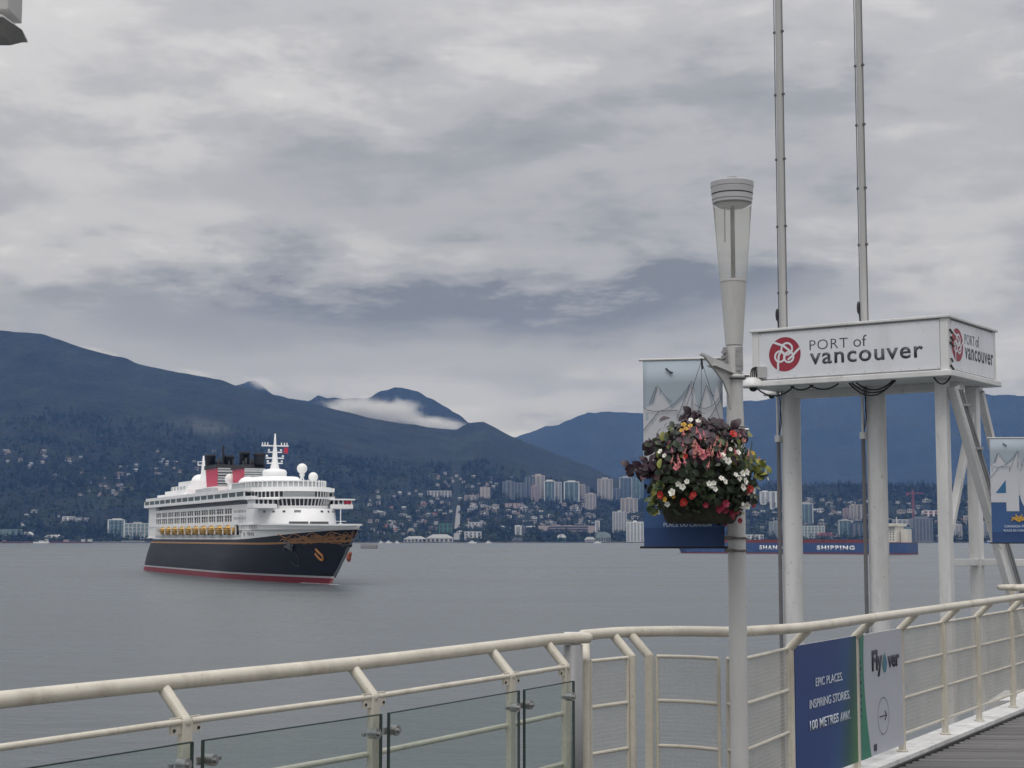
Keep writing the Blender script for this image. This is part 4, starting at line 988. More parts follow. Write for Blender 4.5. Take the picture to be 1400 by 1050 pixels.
def panel(face, lettering=True):
    """face 0: lettered long side (out = -y); 1: short side (out = +x)"""
    ln = WF if face == 0 else WS
    if face == 0: base = Vector((0, 0, 0)); rx = Vector((1, 0, 0)); out = Vector((0, -1, 0))
    elif face == 1: base = Vector((WF, 0, 0)); rx = Vector((0, 1, 0)); out = Vector((1, 0, 0))
    elif face == 2: base = Vector((WF, WS, 0)); rx = Vector((-1, 0, 0)); out = Vector((0, 1, 0))
    else: base = Vector((0, WS, 0)); rx = Vector((0, -1, 0)); out = Vector((-1, 0, 0))
    def Q(x, z, d): return base + rx * x + Vector((0, 0, ZB + z)) + out * d
    mb = MB(); a, b_ = 0.115, ln - 0.115
    vs = [Q(a, 0.055, -0.028), Q(b_, 0.055, -0.028), Q(b_, HB - 0.045, -0.028), Q(a, HB - 0.045, -0.028), Q(a, 0.055, 0.004), Q(b_, 0.055, 0.004), Q(b_, HB - 0.045, 0.004), Q(a, HB - 0.045, 0.004)]
    mb.add(vs, [(0, 3, 2, 1), (4, 5, 6, 7), (0, 1, 5, 4), (1, 2, 6, 5), (2, 3, 7, 6), (3, 0, 4, 7)])
    p = mb.build('sign_panel', PANEL, tw)
    sc = MB()
    for k in range(11):
        for z in (0.075, HB - 0.065):
            c = Q(a + 0.03 + (b_ - a - 0.06) * k / 10, z, 0.005); sc.tube([c, c + out * 0.003], 0.007, 8)
    sc.build('screw', STEEL, p)
    if face > 1: return
    s = 1.0 if face == 0 else 0.72
    cx = 0.53 * (1 if face == 0 else 0.66); cz = 0.405 if face == 0 else 0.41; r_ = 0.252 * (1 if face == 0 else 0.92)
    if face == 1: cx = 0.36
    dsk = MB(); n = 48
    dsk.add([Q(cx + r_ * math.cos(2 * math.pi * k / n), cz + r_ * math.sin(2 * math.pi * k / n), 0.0065) for k in range(n)], [tuple(range(n))])
    dsk.build('mark_disc', REDL, p)
    kn = MB(); lay = [0.0085]
    def rib(pts, w_=0.030):
        w_ *= r_ / 0.262; lay[0] += 0.0007
        P = [Vector((x * r_, z * r_)) for x, z in pts]; vs = []
        for i, q in enumerate(P):
            d = (P[min(i + 1, len(P) - 1)] - P[max(i - 1, 0)]).normalized(); nn_ = Vector((-d.y, d.x)) * w_ / 2
            vs += [Q(cx + q.x + nn_.x, cz + q.y + nn_.y, lay[0]), Q(cx + q.x - nn_.x, cz + q.y - nn_.y, lay[0])]
        kn.add(vs, [(2 * i, 2 * i + 1, 2 * i + 3, 2 * i + 2) for i in range(len(P) - 1)])
    circ = lambda x, z, rr, a0=0, a1=2 * math.pi, m=26: [(x + rr * math.cos(a0 + (a1 - a0) * k / m), z + rr * math.sin(a0 + (a1 - a0) * k / m)) for k in range(m + 1)]
    rib(circ(0.14, 0.30, 0.34)); rib(circ(-0.30, -0.12, 0.31)); rib(circ(0.26, -0.18, 0.30))
    rib([(-0.72, 0.74), (-0.40, 0.62), (-0.05, 0.48), (0.20, 0.28), (0.42, 0.10)], 0.034)
    rib([(0.96, 0.30), (0.72, 0.10), (0.50, -0.12), (0.20, -0.34)], 0.034)
    rib([(-0.42, -0.96), (-0.42, -0.50), (-0.36, -0.05), (-0.18, 0.22)], 0.034)
    kn.build('mark_knot', PANEL, p)
    rot = (tuple(rx), (0, 0, 1), tuple(out))
    if face == 0:
        text_obj('lettering', 'PORT', INK, p, 0.590, 0.142, tuple(Q(0.925, 0.440, 0.005)), rot, -0.012, spacing=1.1)
        text_obj('lettering', 'of', INK, p, 0.20, 0.162, tuple(Q(1.60, 0.440, 0.005)), rot, -0.008)
        text_obj('lettering', 'vancouver', INK, p, 1.70, 0.165, tuple(Q(0.925, 0.225, 0.005)), rot, 0.016, spacing=1.12)
    else:
        text_obj('lettering', 'PORT', INK, p, 0.42, 0.142, tuple(Q(0.66, 0.455, 0.005)), rot, -0.012, spacing=1.1)
        text_obj('lettering', 'of', INK, p, 0.14, 0.160, tuple(Q(1.12, 0.455, 0.005)), rot, -0.008)
        text_obj('lettering', 'vancouver', INK, p, 1.20, 0.165, tuple(Q(0.66, 0.245, 0.005)), rot, 0.016, spacing=1.12)
for f_ in range(4): panel(f_)
# columns (local x, y found so that they stand where the photograph shows them)
Mi = tw.matrix_basis.copy()
def loc_t(px, py, Y):
    d = at(px, py, Y); dx_, dy_ = d.x - org.x, d.y - org.y
    ux, uy = -FX.x, -FX.y
    return Vector((dx_ * ux + dy_ * uy, -dx_ * uy + dy_ * ux, d.z))
def on_line(px, ylocal):
    """local point on the line y = ylocal of the tower frame seen at pixel column px"""
    lo, hi = 18.0, 34.0
    for _ in range(50):
        m2 = (lo + hi) / 2
        if loc_t(px, 600, m2).y < ylocal: lo = m2
        else: hi = m2
    return loc_t(px, 600, lo)
def column(px, yl, r, n=4, ztop=ZB - 0.056):
    c = on_line(px, yl)
    mb = MB()
    if n == 4: mb.box(c.x - r, c.x + r, c.y - r, c.y + r, -2.2, ztop)
    else: mb.tube([(c.x, c.y, -2.2), (c.x, c.y, ztop)], r, n)
    mb.build('column', TWM, tw, 0.01 if n == 4 else 0); return c
ca = column(1081.5, 0.95, 0.150, 20); cb_ = column(1198.5, 0.95, 0.145, 20); cc = column(1289.5, 0.40, 0.082); cd = column(1331, 1.75, 0.085)
def brace(px0, py0, Y0, px1, py1, Y1, w_):
    a = loc_t(px0, py0, Y0); b_ = loc_t(px1, py1, Y1); MB().bar(a, b_, w_, w_).build('brace', TWM, tw, 0.006)
Yc, Yd = 22.25, 23.6
brace(1303, 528, 22.4, 1366, 748, 23.0, 0.13); brace(1366, 748, 23.0, 1420, 935, 23.3, 0.13)
brace(1340, 536, 23.7, 1364, 640, 24.2, 0.10); brace(1352, 590, 24.3, 1341, 530, 23.9, 0.05)
zpx = lambda py, Y_: at(1300, py, Y_).z
MB().bar((cc.x, cc.y, zpx(752, 22.6)), (cd.x, cd.y, zpx(560, 23.4)), 0.10, 0.10).build('brace', TWM, tw, 0.006)
MB().bar((cc.x, cc.y, zpx(769, 22.6)), (cd.x, cd.y, zpx(769, 23.4)), 0.10, 0.10).build('brace', TWM, tw, 0.006)
a = loc_t(1405, 769, 23.2); MB().bar((cd.x, cd.y, zpx(769, 23.4)), (a.x, a.y, zpx(769, 23.4)), 0.10, 0.10).build('brace', TWM, tw, 0.006)
pp = MB()
for o_ in (0, 3.4): pp.tube([loc_t(1312 + o_, 532, 22.25), loc_t(1366 + o_, 712, 22.85), loc_t(1408 + o_, 850, 23.1)], 0.018, 7)
for f_ in (0.12, 0.45, 0.78): 
    a = loc_t(1312 + 54 * f_ - 2, 532 + 180 * f_, 22.22 + 0.6 * f_); b_ = loc_t(1312 + 54 * f_ + 8, 532 + 180 * f_, 22.22 + 0.6 * f_); pp.bar(a, b_, 0.03, 0.035)
pp.build('conduit', GREYP, tw)
# masts
MASTM = mat('mast_grey', (0.40, 0.40, 0.395), 0.45, var=0.1, vscale=2, stretch=(1, 1, 0.2))
def mast(px, yl, r, dots_):
    c = on_line(px, yl); mb = MB().tube([(c.x, c.y, ZB + HB + 0.02), (c.x, c.y, 14.8 + EYE)], r, 16, r2=r * 0.8)
    mb.lathe([(r, 0), (r + 0.07, 0), (r + 0.07, 0.02), (r, 0.02)], 16, (c.x, c.y, ZB + HB + 0.021))
    o = mb.build('mast', MASTM, tw)
    cl = MB(); 
    for z in dots_: cl.bar((c.x - r - 0.025, c.y - 0.02, z), (c.x + r + 0.025, c.y - 0.02, z), 0.03, 0.03)
    cl.tube([(c.x - r - 0.01, c.y - 0.02, ZB + HB + 0.03), (c.x - r - 0.012, c.y - 0.02, 14.6 + EYE)], 0.007, 5); cl.tube([(c.x + r + 0.005, c.y - 0.02, ZB + HB + 0.03), (c.x + r + 0.004, c.y - 0.02, 14.6 + EYE)], 0.006, 5)
    cl.build('cleat', mat('cleat_dark', (0.10, 0.10, 0.10), 0.5), o)
    rp2 = MB(); z0 = ZB + HB + 0.30
    rp2.ball((c.x - r - 0.03, c.y - 0.03, z0 + 0.06), 0.03, 0.03, 0.10, 8, 6); rp2.tube([(c.x - r - 0.02, c.y - 0.03, z0), (c.x - r - 0.005, c.y - 0.04, z0 - 0.15), (c.x - r + 0.03, c.y - 0.06, ZB + HB + 0.03)], 0.012, 6)
    rp2.build('halyard', BLACK, o)
mast(1074, 0.95, 0.062, [EYE + (735 - y) / F * 24.4 for y in (28, 118, 210, 305, 398)]); mast(1186, 0.95, 0.054, [EYE + (735 - y) / F * 23.6 for y in (75, 160, 250, 330)])
# downpipes on the two big columns
for c, off in ((ca, -0.125), (cb_, -0.13)):
    z6 = EYE + (735 - 603) / F * 24.0; q = MB()
    q.tube([(c.x + off - 0.02, c.y - 0.14, -2), (c.x + off - 0.02, c.y - 0.14, z6)], 0.030, 8); q.build('downpipe', mat('pipe_dark', (0.14, 0.14, 0.15), 0.5), tw)
    q = MB().box(c.x + off - 0.05, c.x + off + 0.02, c.y - 0.20, c.y - 0.10, z6, z6 + 0.10); q.tube([(c.x + off - 0.02, c.y - 0.15, z6 + 0.1), (c.x + off - 0.02, c.y - 0.15, ZB - 0.06)], 0.022, 8)
    q.build('junction_box', TWM, tw)
    w_ = MB(); w_.tube(curve_pts([(c.x + off + 0.02, c.y - 0.17, ZB - 0.06), (c.x + off + 0.05, c.y - 0.17, ZB - 0.5), (c.x + off + 0.02, c.y - 0.18, z6 + 0.15)], 5), 0.008, 5); w_.build('cable', BLACK, tw); w_ = MB(); w_.tube([(c.x + off + 0.06, c.y - 0.17, ZB - 0.06), (c.x + off + 0.01, c.y - 0.18, z6 + 0.05)], 0.006, 5); w_.build('cable', BLACK, tw)
cb2 = MB()
def sag(x0, x1, dz, yy=0.12, r_=0.012):
    cb2 = MB(); pts = [(x0 + (x1 - x0) * k / 8, yy, ZB - 0.06 - dz * 4 * (k / 8) * (1 - k / 8)) for k in range(9)]; cb2.tube(pts, r_, 6); cb2.build('cable', BLACK, tw)
xA, xB = ca.x, cb_.x
sag(xA - 0.15, xA + 0.45, 0.13); sag(xA + 0.40, xA + 0.75, 0.06); sag(xA + 0.7, xA + 1.15, 0.07); sag(xB - 0.06, xB + 0.62, 0.20); sag(xB - 0.02, xB + 0.64, 0.16); sag(xB + 0.05, xB + 0.60, 0.12); sag(WF - 0.22, WF + 0.02, 0.10, 0.02)
MB().box(xA - 0.1, WF - 0.15, 0.85, 1.05, ZB - 0.17, ZB - 0.057).build('cross_beam', TWM, tw)
tm = MB()
for k, z in enumerate((0.60, 0.50, 0.42, 0.20, 0.10)):
    tm = MB().bar((WF + 0.012, 0.05 + 0.03 * (k % 2), ZB + z), (WF + 0.035, 0.09 + 0.02 * (k % 3), ZB + z - 0.06), 0.02, 0.02)
    tm.build('cable_stub', BLACK, tw)
# dome cameras hung under the corner of the box
def dome(px, py, Y, label, s=1.0):
    p = at(px, py, Y); o = thing('dome_camera', label, 'dome camera', tuple(p), 0, 'cameras under the sign box')
    MB().lathe([(0.0, 0.155 * s), (0.05 * s, 0.150 * s), (0.12 * s, 0.11 * s), (0.158 * s, 0.03 * s), (0.160 * s, 0.0), (0.0, 0.0)], 24).build('hood', WHITE, o)
    MB().lathe([(0.062 * s, -0.001), (0.058 * s, -0.03 * s), (0.03 * s, -0.055 * s), (0.0, -0.06 * s)], 18).build('lens_bubble', BLACK, o)
    q = MB(); q.box(0.06 * s, 0.19 * s, -0.05, 0.06, 0.14 * s, 0.31 * s); q.build('mounting_box', mat('camera_grey', (0.42, 0.42, 0.42), 0.5), o, 0.006)
    q = MB()
    for k in range(4): q.tube(curve_pts([(-0.04 * s + 0.03 * k, -0.01, 0.15 * s), (-0.02 * s + 0.02 * k, -0.01, 0.27 * s), (0.05 * s, -0.01, 0.30 * s), (0.10 * s, -0.01, 0.27 * s)], 4), 0.011 * s, 6)
    q.build('cable', BLACK, o)
    return o
pl = Mi @ Vector((-0.06, 0.0, 0))
dome(1030, 530, 23.6, 'white dome camera at the corner of the sign box, clear of the lamp post')
dome(1055, 541, 24.9, 'small dome camera half hidden behind the sign box tray', 0.8)

# ------------------------------------------------------------------ strut foot reaching into the corner of the picture
K = 4.2
o = thing('canopy_strut', 'grey canopy strut with flared foot in the upper corner of the sky', 'strut', tuple(at(-6, 40, K)))
k = K / F
MB().box(-0.05, 27 * k, -0.06, 0.06, 18 * k, 900 * k).build('strut', mat('strut_grey', (0.42, 0.42, 0.41), 0.5, var=0.1), o, 0.003)
q = MB(); q.prism([(-0.12, -0.11), (28 * k, -0.11), (37.5 * k, 0.0), (28 * k, 0.11), (-0.12, 0.11)], lambda x, y: -1 * k + (0 if x < 20 * k else 0), lambda x, y: 12 * k - max(0, x) * 0.35)
q.build('foot_plate', WHITE, o, 0.003)
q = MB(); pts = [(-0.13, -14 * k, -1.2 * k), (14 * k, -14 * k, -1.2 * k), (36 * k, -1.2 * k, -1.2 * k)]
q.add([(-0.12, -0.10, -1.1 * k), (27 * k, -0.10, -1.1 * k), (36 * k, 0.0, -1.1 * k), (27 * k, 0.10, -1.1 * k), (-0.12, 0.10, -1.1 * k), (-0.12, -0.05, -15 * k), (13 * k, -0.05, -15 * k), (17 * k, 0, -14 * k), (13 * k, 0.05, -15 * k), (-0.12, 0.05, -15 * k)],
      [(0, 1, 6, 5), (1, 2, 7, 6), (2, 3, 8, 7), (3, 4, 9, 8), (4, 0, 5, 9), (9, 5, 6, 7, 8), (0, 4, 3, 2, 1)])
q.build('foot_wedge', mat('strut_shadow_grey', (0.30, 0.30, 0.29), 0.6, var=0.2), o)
# ------------------------------------------------------------------ cruise ship (local: x from stern to bow, y to port, z up)
SB = Vector((-173.9, 814.5, 0)); BB = Vector((-62.03, 556.5, 0)); sd_ = (BB - SB).normalized()
ship = thing('cruise_ship', 'black and white cruise ship with red funnels and yellow lifeboats heading out', 'cruise ship', tuple(SB), math.atan2(sd_.y, sd_.x))
SWH = mat('ship_white', (0.86, 0.865, 0.87), 0.45, var=0.05, vscale=0.08, stretch=(1, 1, 3))
SBLK = mat('hull_black', (0.010, 0.010, 0.014), 0.4, spec=0.22, var=0.15, vscale=0.10, stretch=(0.3, 0.3, 2.5))
SRED = mat('boot_red', (0.25, 0.022, 0.035), 0.5, var=0.15, vscale=0.15)
SGLD = mat('gold_trim', (0.42, 0.21, 0.075), 0.45, var=0.12, vscale=0.3)
SGRY = mat('ship_grey', (0.30, 0.31, 0.32), 0.6, var=0.1, vscale=0.3)
SGLS = mat('ship_window', (0.016, 0.018, 0.022), 0.4, var=0.4, vscale=0.35)
SGRN = mat('green_screen_glass', (0.018, 0.052, 0.044), 0.35, var=0.45, vscale=0.18)
SBAL = mat('balcony_glass', (0.055, 0.062, 0.066), 0.55, var=0.35, vscale=0.30)
SYEL = mat('lifeboat_yellow', (0.70, 0.40, 0.05), 0.45, var=0.15, vscale=0.5)
SFUN = mat('funnel_red', (0.52, 0.028, 0.075), 0.45, var=0.08, vscale=0.2)
SFBK = mat('funnel_black', (0.012, 0.012, 0.013), 0.6, var=0.4, vscale=0.5)
SLOU = mat('louvre_grey', (0.42, 0.44, 0.45), 0.5, var=0.1, vscale=0.3)
def stem(z): return 281 + 30 * np.clip(z / 19.5, -0.12, 1.15)
def stern(z): return 4 + 1.6 * np.clip(z, -2, 16)
def halfb(u, z):
    zt = np.clip(z / 19.5, 0, 1.1); ent = 112 - 18 * zt; p = 1.75 + 0.5 * zt
    f = 1 - (1 - np.clip((stem(z) - u) / ent, 0, 1)) ** p
    g = 0.80 + 0.20 * (1 - (1 - np.clip((u - stern(z)) / 26, 0, 1)) ** 2)
    return (15.1 + 0.9 * np.clip(z / 7, 0, 1)) * f * g
def zblack(u): return 15.3 + 3.4 * smooth(205, 318, u)
def zlip(u): return 20.9 - 0.7 * smooth(225, 312, u)
def shell(name, zlo, zhi, m, u0=None, u1=None, nz=2, off=0.0, parent=ship):
    """a band of hull plating between two heights, both sides, closed at stern and stem"""
    s = np.concatenate([np.linspace(0, 0.08, 9), np.linspace(0.1, 0.6, 20), np.linspace(0.62, 1, 44)]); mb = MB()
    rows = []
    for j in range(nz + 1):
        zz_ = None; u = None
        t_ = j / nz
        ug = 17 + 290 * s
        z = (1 - t_) * zlo(ug) + t_ * zhi(ug)
        a = stern(z) if u0 is None else np.maximum(stern(z), u0); b_ = stem(z) if u1 is None else np.minimum(stem(z), u1)
        u = a + (b_ - a) * s; z = (1 - t_) * zlo(u) + t_ * zhi(u); a = stern(z) if u0 is None else np.maximum(stern(z), u0); b_ = stem(z) if u1 is None else np.minimum(stem(z), u1); u = a + (b_ - a) * s
        y = halfb(u, z) + off
        rows.append([(float(a1), float(-b1), float(c1)) for a1, b1, c1 in zip(u, y, z)] + [(float(a1), float(b1), float(c1)) for a1, b1, c1 in list(zip(u, y, z))[::-1]])
    n = len(rows[0]); vs = [p for r_ in rows for p in r_]; fs = []
    for j in range(nz):
        for i in range(n): 
            k = (i + 1) % n; fs.append((j * n + i, j * n + k, (j + 1) * n + k, (j + 1) * n + i))
    mb.add(vs, fs, 0, True)
    o = mb.build(name, m, parent); return o
C_ = lambda c: (lambda u: np.full_like(np.asarray(u, float), c))
shell('boot_topping', C_(-1.2), C_(2.1), SRED, nz=2)
shell('waterline_stripe', C_(2.1), C_(2.75), mat('stripe_white', (0.5, 0.5, 0.52), 0.5), nz=1)
shell('hull', C_(2.75), zblack, SBLK, nz=8)
gold_lo = lambda u: 13.45 + 1.2 * smooth(235, 315, u); gold_hi = lambda u: 14.15 + 1.2 * smooth(235, 315, u)
shell('gold_stripe', gold_lo, gold_hi, SGLD, nz=1, off=0.10)
shell('upper_strake', zblack, lambda u: np.where(np.asarray(u) < 216, 16.1, zlip(u)), SWH, nz=4)
# stem bar
MB().tube([(stem(z) + 0.1, 0, z) for z in np.linspace(2.6, 15.5, 8)], 0.42, 8).build('stem_bar', mat('stem_grey', (0.22, 0.23, 0.24), 0.5), ship)
# deck lip and fore deck
us = np.linspace(214, 311, 44); lipP = [(float(u), float(-halfb(u, 20.3))) for u in us]; 
poly_fd = lipP + [(x, -y) for x, y in lipP[::-1]]
MB().prism(poly_fd, 18.6, 18.9).build('fore_deck', SGRY, ship)
lm = MB()
for sg in (1, -1):
    for k in range(len(us) - 1):
        a, b_ = us[k], us[k + 1]
        pa = (a, sg * halfb(a, 20.4), float(zlip(a))); pb = (b_, sg * halfb(b_, 20.4), float(zlip(b_)))
        lm.bar(pa, pb, 0.7, 0.55)
lm.build('bulwark_rail', SWH, ship)
pole = MB().tube([(291, 0, 18.9), (291, 0, 27.5)], 0.18, 6); pole.box(290.4, 291.6, -0.6, 0.6, 18.9, 20.8); pole.tube([(291, -2, 21.5), (291, 2, 21.5)], 0.1, 5)
pole.build('bow_mast', SWH, ship)
wn_ = MB()
for u, y in ((268, 5), (268, -5), (276, 3), (276, -3), (284, 0)): wn_.box(u - 1.2, u + 1.2, y - 1.0, y + 1.0, 18.9, 20.6); 
for u, y in ((272, 6), (272, -6)): wn_.lathe([(0, 0), (0.7, 0), (0.7, 1.6), (0, 1.6)], 10, (u, y, 18.9))
wn_.build('winch', SGRY, ship)
# gold scrollwork along the bow, a plain scroll mark, anchors
sc = MB(); rr2 = random.Random(3)
def onhull(u, z, sg, off=0.12): return Vector((u, -sg * (float(halfb(u, z)) + off), z))
for sg in (1, -1):
    for k in range(150):
        u = 266 + 45 * (k / 150) ** 0.9 + rr2.uniform(-1, 1); zc = float(gold_hi(u)) + 0.3 + rr2.uniform(-1.3, 1.7) * (0.5 + 0.6 * k / 150); rad = rr2.uniform(0.4, 1.0)
        zc = min(zc, float(zblack(u)) - 0.7)
        a0 = rr2.uniform(0, 6.28); da = rr2.choice((-1, 1)) * rr2.uniform(3.2, 6.5); pts = []
        for q in range(9):
            t_ = q / 8; r3 = rad * (1 - 0.75 * t_); uu = u + r3 * math.cos(a0 + da * t_) * 1.5; z3 = zc + r3 * math.sin(a0 + da * t_)
            if uu > float(stem(z3)) - 0.6: uu = float(stem(z3)) - 0.6
            pts.append(onhull(uu, z3, sg))
        sc.tube(pts, 0.11, 4)
    for w0 in (0, 1.6):
        sc.tube([onhull(258 + q * 2.2, float(gold_hi(258 + q * 2.2)) + 0.4 + w0 + 0.7 * math.sin(q * 1.1 + w0), sg) for q in range(20)], 0.15, 5)
sc.build('bow_scrollwork', SGLD, ship)
em = MB()
for sg in (1, -1):
    for pts in ([(281.0, 12.1), (282.0, 10.9), (283.2, 9.9), (283.0, 8.9), (282.0, 8.2), (280.8, 8.5), (279.9, 9.4), (279.3, 10.6)],):
        em.tube([onhull(u, z, sg, 0.15) for u, z in pts], 0.42, 6)
em.build('bow_emblem', mat('emblem_gold', (0.62, 0.27, 0.06), 0.45, var=0.1), ship)
for sg in (1, -1):
    a = MB(); p = onhull(264, 12.6, sg, 0.5)
    a.tube([onhull(262.2, 14.8, sg, .5), onhull(265.4, 11.2, sg, .6)], 0.42, 7); a.tube([onhull(259.6, 11.6, sg, .5), onhull(261.2, 12.9, sg, .6), onhull(265.6, 11.6, sg, .6), onhull(267.0, 13.4, sg, .5)], 0.42, 7); a.box(p.x - 2.0, p.x + 1.6, p.y - 0.3, p.y + 0.3, 12.6, 14.2)
    a.build('anchor', mat('anchor_grey', (0.10, 0.10, 0.105), 0.6), ship)
    rg = MB(); rg.tube([onhull(263 + 3.6 * math.cos(x), 8.6 + 2.6 * math.sin(x), sg, 0.04) for x in np.linspace(2.6, 7.2, 18)], 0.2, 5); rg.build('thruster_ring', mat('ring_grey', (0.05, 0.05, 0.055), 0.5), ship)
cr = MB(); cr.ball((300.6, 0, 9.4), 0.9, 0.9, 1.5, 8, 6); cr.ball((301.6, 0.2, 10.6), 0.5, 0.6, 0.8, 8, 6); cr.build('bow_crest', mat('crest_red', (0.35, 0.09, 0.05), 0.5, var=0.3, vscale=1.2), ship)
MB().tube([(304.5, -0.5, 13.4), (307.5, -4.5, 13.4)], 0.55, 7).build('bow_thimble', SFBK, ship)

# ---- superstructure
def pill(u_aft, u_c, a, b_, n=30, rear=None):
    """plan: straight sides from u_aft, half-ellipse nose centred at u_c"""
    pts = [(u_aft, -b_)] + [(u_c + a * math.sin(t_), -b_ * math.cos(t_)) for t_ in np.linspace(0, math.pi, n)] + [(u_aft, b_)]
    return pts
sw = lambda name, poly, z0, z1, m, bev=0, smooth_=False: MB().prism(poly, z0, z1, smooth=smooth_).build(name, m, ship, bev)
sw('recess_wall', [(31, -13.0), (224, -13.0), (224, 13.0), (31, 13.0)], 15.0, 21.2, SWH)
sw('stern_block', [(29.5, -12.8), (33, -15.6), (53, -16.0), (53, 16.0), (33, 15.6), (29.5, 12.8)], 15.6, 21.0, SWH)
sw('promenade_deck', [(30, -16), (218, -16), (218, 16), (30, 16)], 15.75, 16.05, SWH)
sw('cabin_core', [(36, -14.4), (222, -14.4), (222, 14.4), (36, 14.4)], 21.0, 30.2, SGLS)
# balcony decks: slabs and piers stand proud of the glass core
for z0, z1 in ((20.9, 22.15), (24.55, 25.2), (27.25, 28.5)):
    sw('balcony_slab', [(33, -15.4), (38, -16.05), (226, -16.05), (226, 16.05), (38, 16.05), (33, 15.4)], z0, z1, SWH)
sw('stern_wall', [(31, -15.2), (37, -16.0), (53, -16.0), (53, 16.0), (37, 16.0), (31, 15.2)], 21.0, 30.15, SWH)
sw('cabin_wall', [(204, -16.0), (228, -16.0), (228, 16.0), (204, 16.0)], 21.0, 28.5, SWH)
bal0, bal1, nb = 53.0, 204.0, 11; pitch = (bal1 - bal0) / nb
bal_src = None
for sg in (1, -1):
    for z0, z1 in ((22.15, 24.55), (25.2, 27.25)):
        for k in range(nb):
            u = bal0 + k * pitch
            q = MB()
            q.box(0.2, pitch - 1.5, 0.5, 0.62, 0, z1 - z0, 0)
            for d_ in (0.0, (pitch - 1.7) / 3, 2 * (pitch - 1.7) / 3, pitch - 1.7): q.box(d_ + 0.1, d_ + 0.34, -0.28, 0.10, 0, z1 - z0, 1)
            q.box(0.2, pitch - 1.5, -0.12, -0.07, 1.15, 1.25, 1)
            q.box(pitch - 1.5, pitch, -0.29, 0.14, 0, z1 - z0, 1)
            o = q.build('balcony', [SBAL, SWH], ship); o.location = (u, -sg * 15.75 if sg > 0 else 15.75, z0)
            if sg < 0: o.scale = (1, -1, 1)
# small square windows of the forward cabins and side openings
def win_row(u0, u1, n, y, z, w_, hgt, name='window', m=SGLS):
    me = None
    for k in range(n):
        u = u0 + (u1 - u0) * k / (n - 1)
        for sg in (1, -1):
            if me is None: o = MB().box(-w_ / 2, w_ / 2, -0.06, 0.06, -hgt / 2, hgt / 2).build(name, m, ship); me = o.data
            else: o = put(name, me, ship)
            o.location = (u, -sg * y, z)
win_row(206.5, 224, 9, 16.05, 25.9, 0.8, 0.9, m=SGRY); win_row(206.5, 224, 9, 16.05, 23.3, 0.8, 0.9, m=SGRY); win_row(219, 240, 10, 16.05, 20.0, 0.7, 1.5, m=SGRY)
win_row(58, 214, 28, 13.05, 17.4, 3.4, 1.7)
nm = MB()
for sg in (1, -1):
    for k, u in enumerate((221.5, 226.5, 228.6, 230.8, 233.0)):
        nm.box(u, u + 1.2, -sg * (float(halfb(u, 17.2)) + .12) - .12, -sg * (float(halfb(u, 17.2)) + .12) + .12, 16.8 + 0.3 * (k % 2), 18.0)
nm.build('hull_mark', SGRY, ship)
# promenade uprights and boats
dv = MB()
for k in range(24):
    u = 55 + k * 6.95
    for sg in (1, -1): dv.box(u - 0.3, u + 0.3, -sg * 15.7 - 0.25, -sg * 15.7 + 0.25, 16.0, 20.95)
for k in range(11):
    u = 72.5 + (k - 0.5) * 14.1
    for sg in (1, -1):
        dv.box(u - 0.5, u + 0.5, -sg * 16.6 - 0.9, -sg * 16.6 + 0.9, 19.9, 20.9); dv.box(u - 0.22, u + 0.22, -sg * 17.0 - 0.22, -sg * 17.0 + 0.22, 17.2, 20.4)
dv.build('davit', SWH, ship)
rl_ = MB()
for sg in (1, -1): rl_.box(53, 217, -sg * 15.9 - .1, -sg * 15.9 + .1, 16.05, 17.0)
rl_.build('promenade_rail', SLOU, ship)
lb_me = None
for k in range(10):
    for sg in (1, -1):
        if lb_me is None:
            q = MB(); n = 12; kk = 12
            vs = []; fs = []
            for i in range(kk + 1):
                x = -1 + 2 * i / kk; wx = (1 - abs(x) ** 3.2) ** 0.6
                for j in range(n):
                    a = 2 * math.pi * j / n; ca_, sa_ = math.cos(a), math.sin(a)
                    vs.append((5.0 * x, 1.95 * wx * math.copysign(abs(ca_) ** 0.8, ca_), 1.6 * (0.25 + 0.75 * wx) * math.copysign(abs(sa_) ** 0.75, sa_) * (1.0 if sa_ > 0 else 1.1)))
            for i in range(kk):
                for j in range(n): fs.append((i * n + j, i * n + (j + 1) % n, (i + 1) * n + (j + 1) % n, (i + 1) * n + j))
            fs += [tuple(range(n - 1, -1, -1)), tuple(range(kk * n, kk * n + n))]
            q.add(vs, fs, 0, True); q.box(-4.4, 4.4, -2.1, 2.1, -0.25, 0.05, 1); q.box(-1.2, 1.2, -1.2, 1.2, 1.3, 1.9, 0)
            for x in (-3.5, -1.8, 0, 1.8, 3.5): q.box(x - .35, x + .35, -1.98, 1.98, 0.35, 0.8, 1)
            o = q.build('lifeboat', [SYEL, mat('lifeboat_trim', (0.22, 0.13, 0.04), 0.5)], ship); lb_me = o.data
        else: o = put('lifeboat', lb_me, ship)
        o.location = (72.5 + k * 14.1, -sg * 15.6, 18.95)
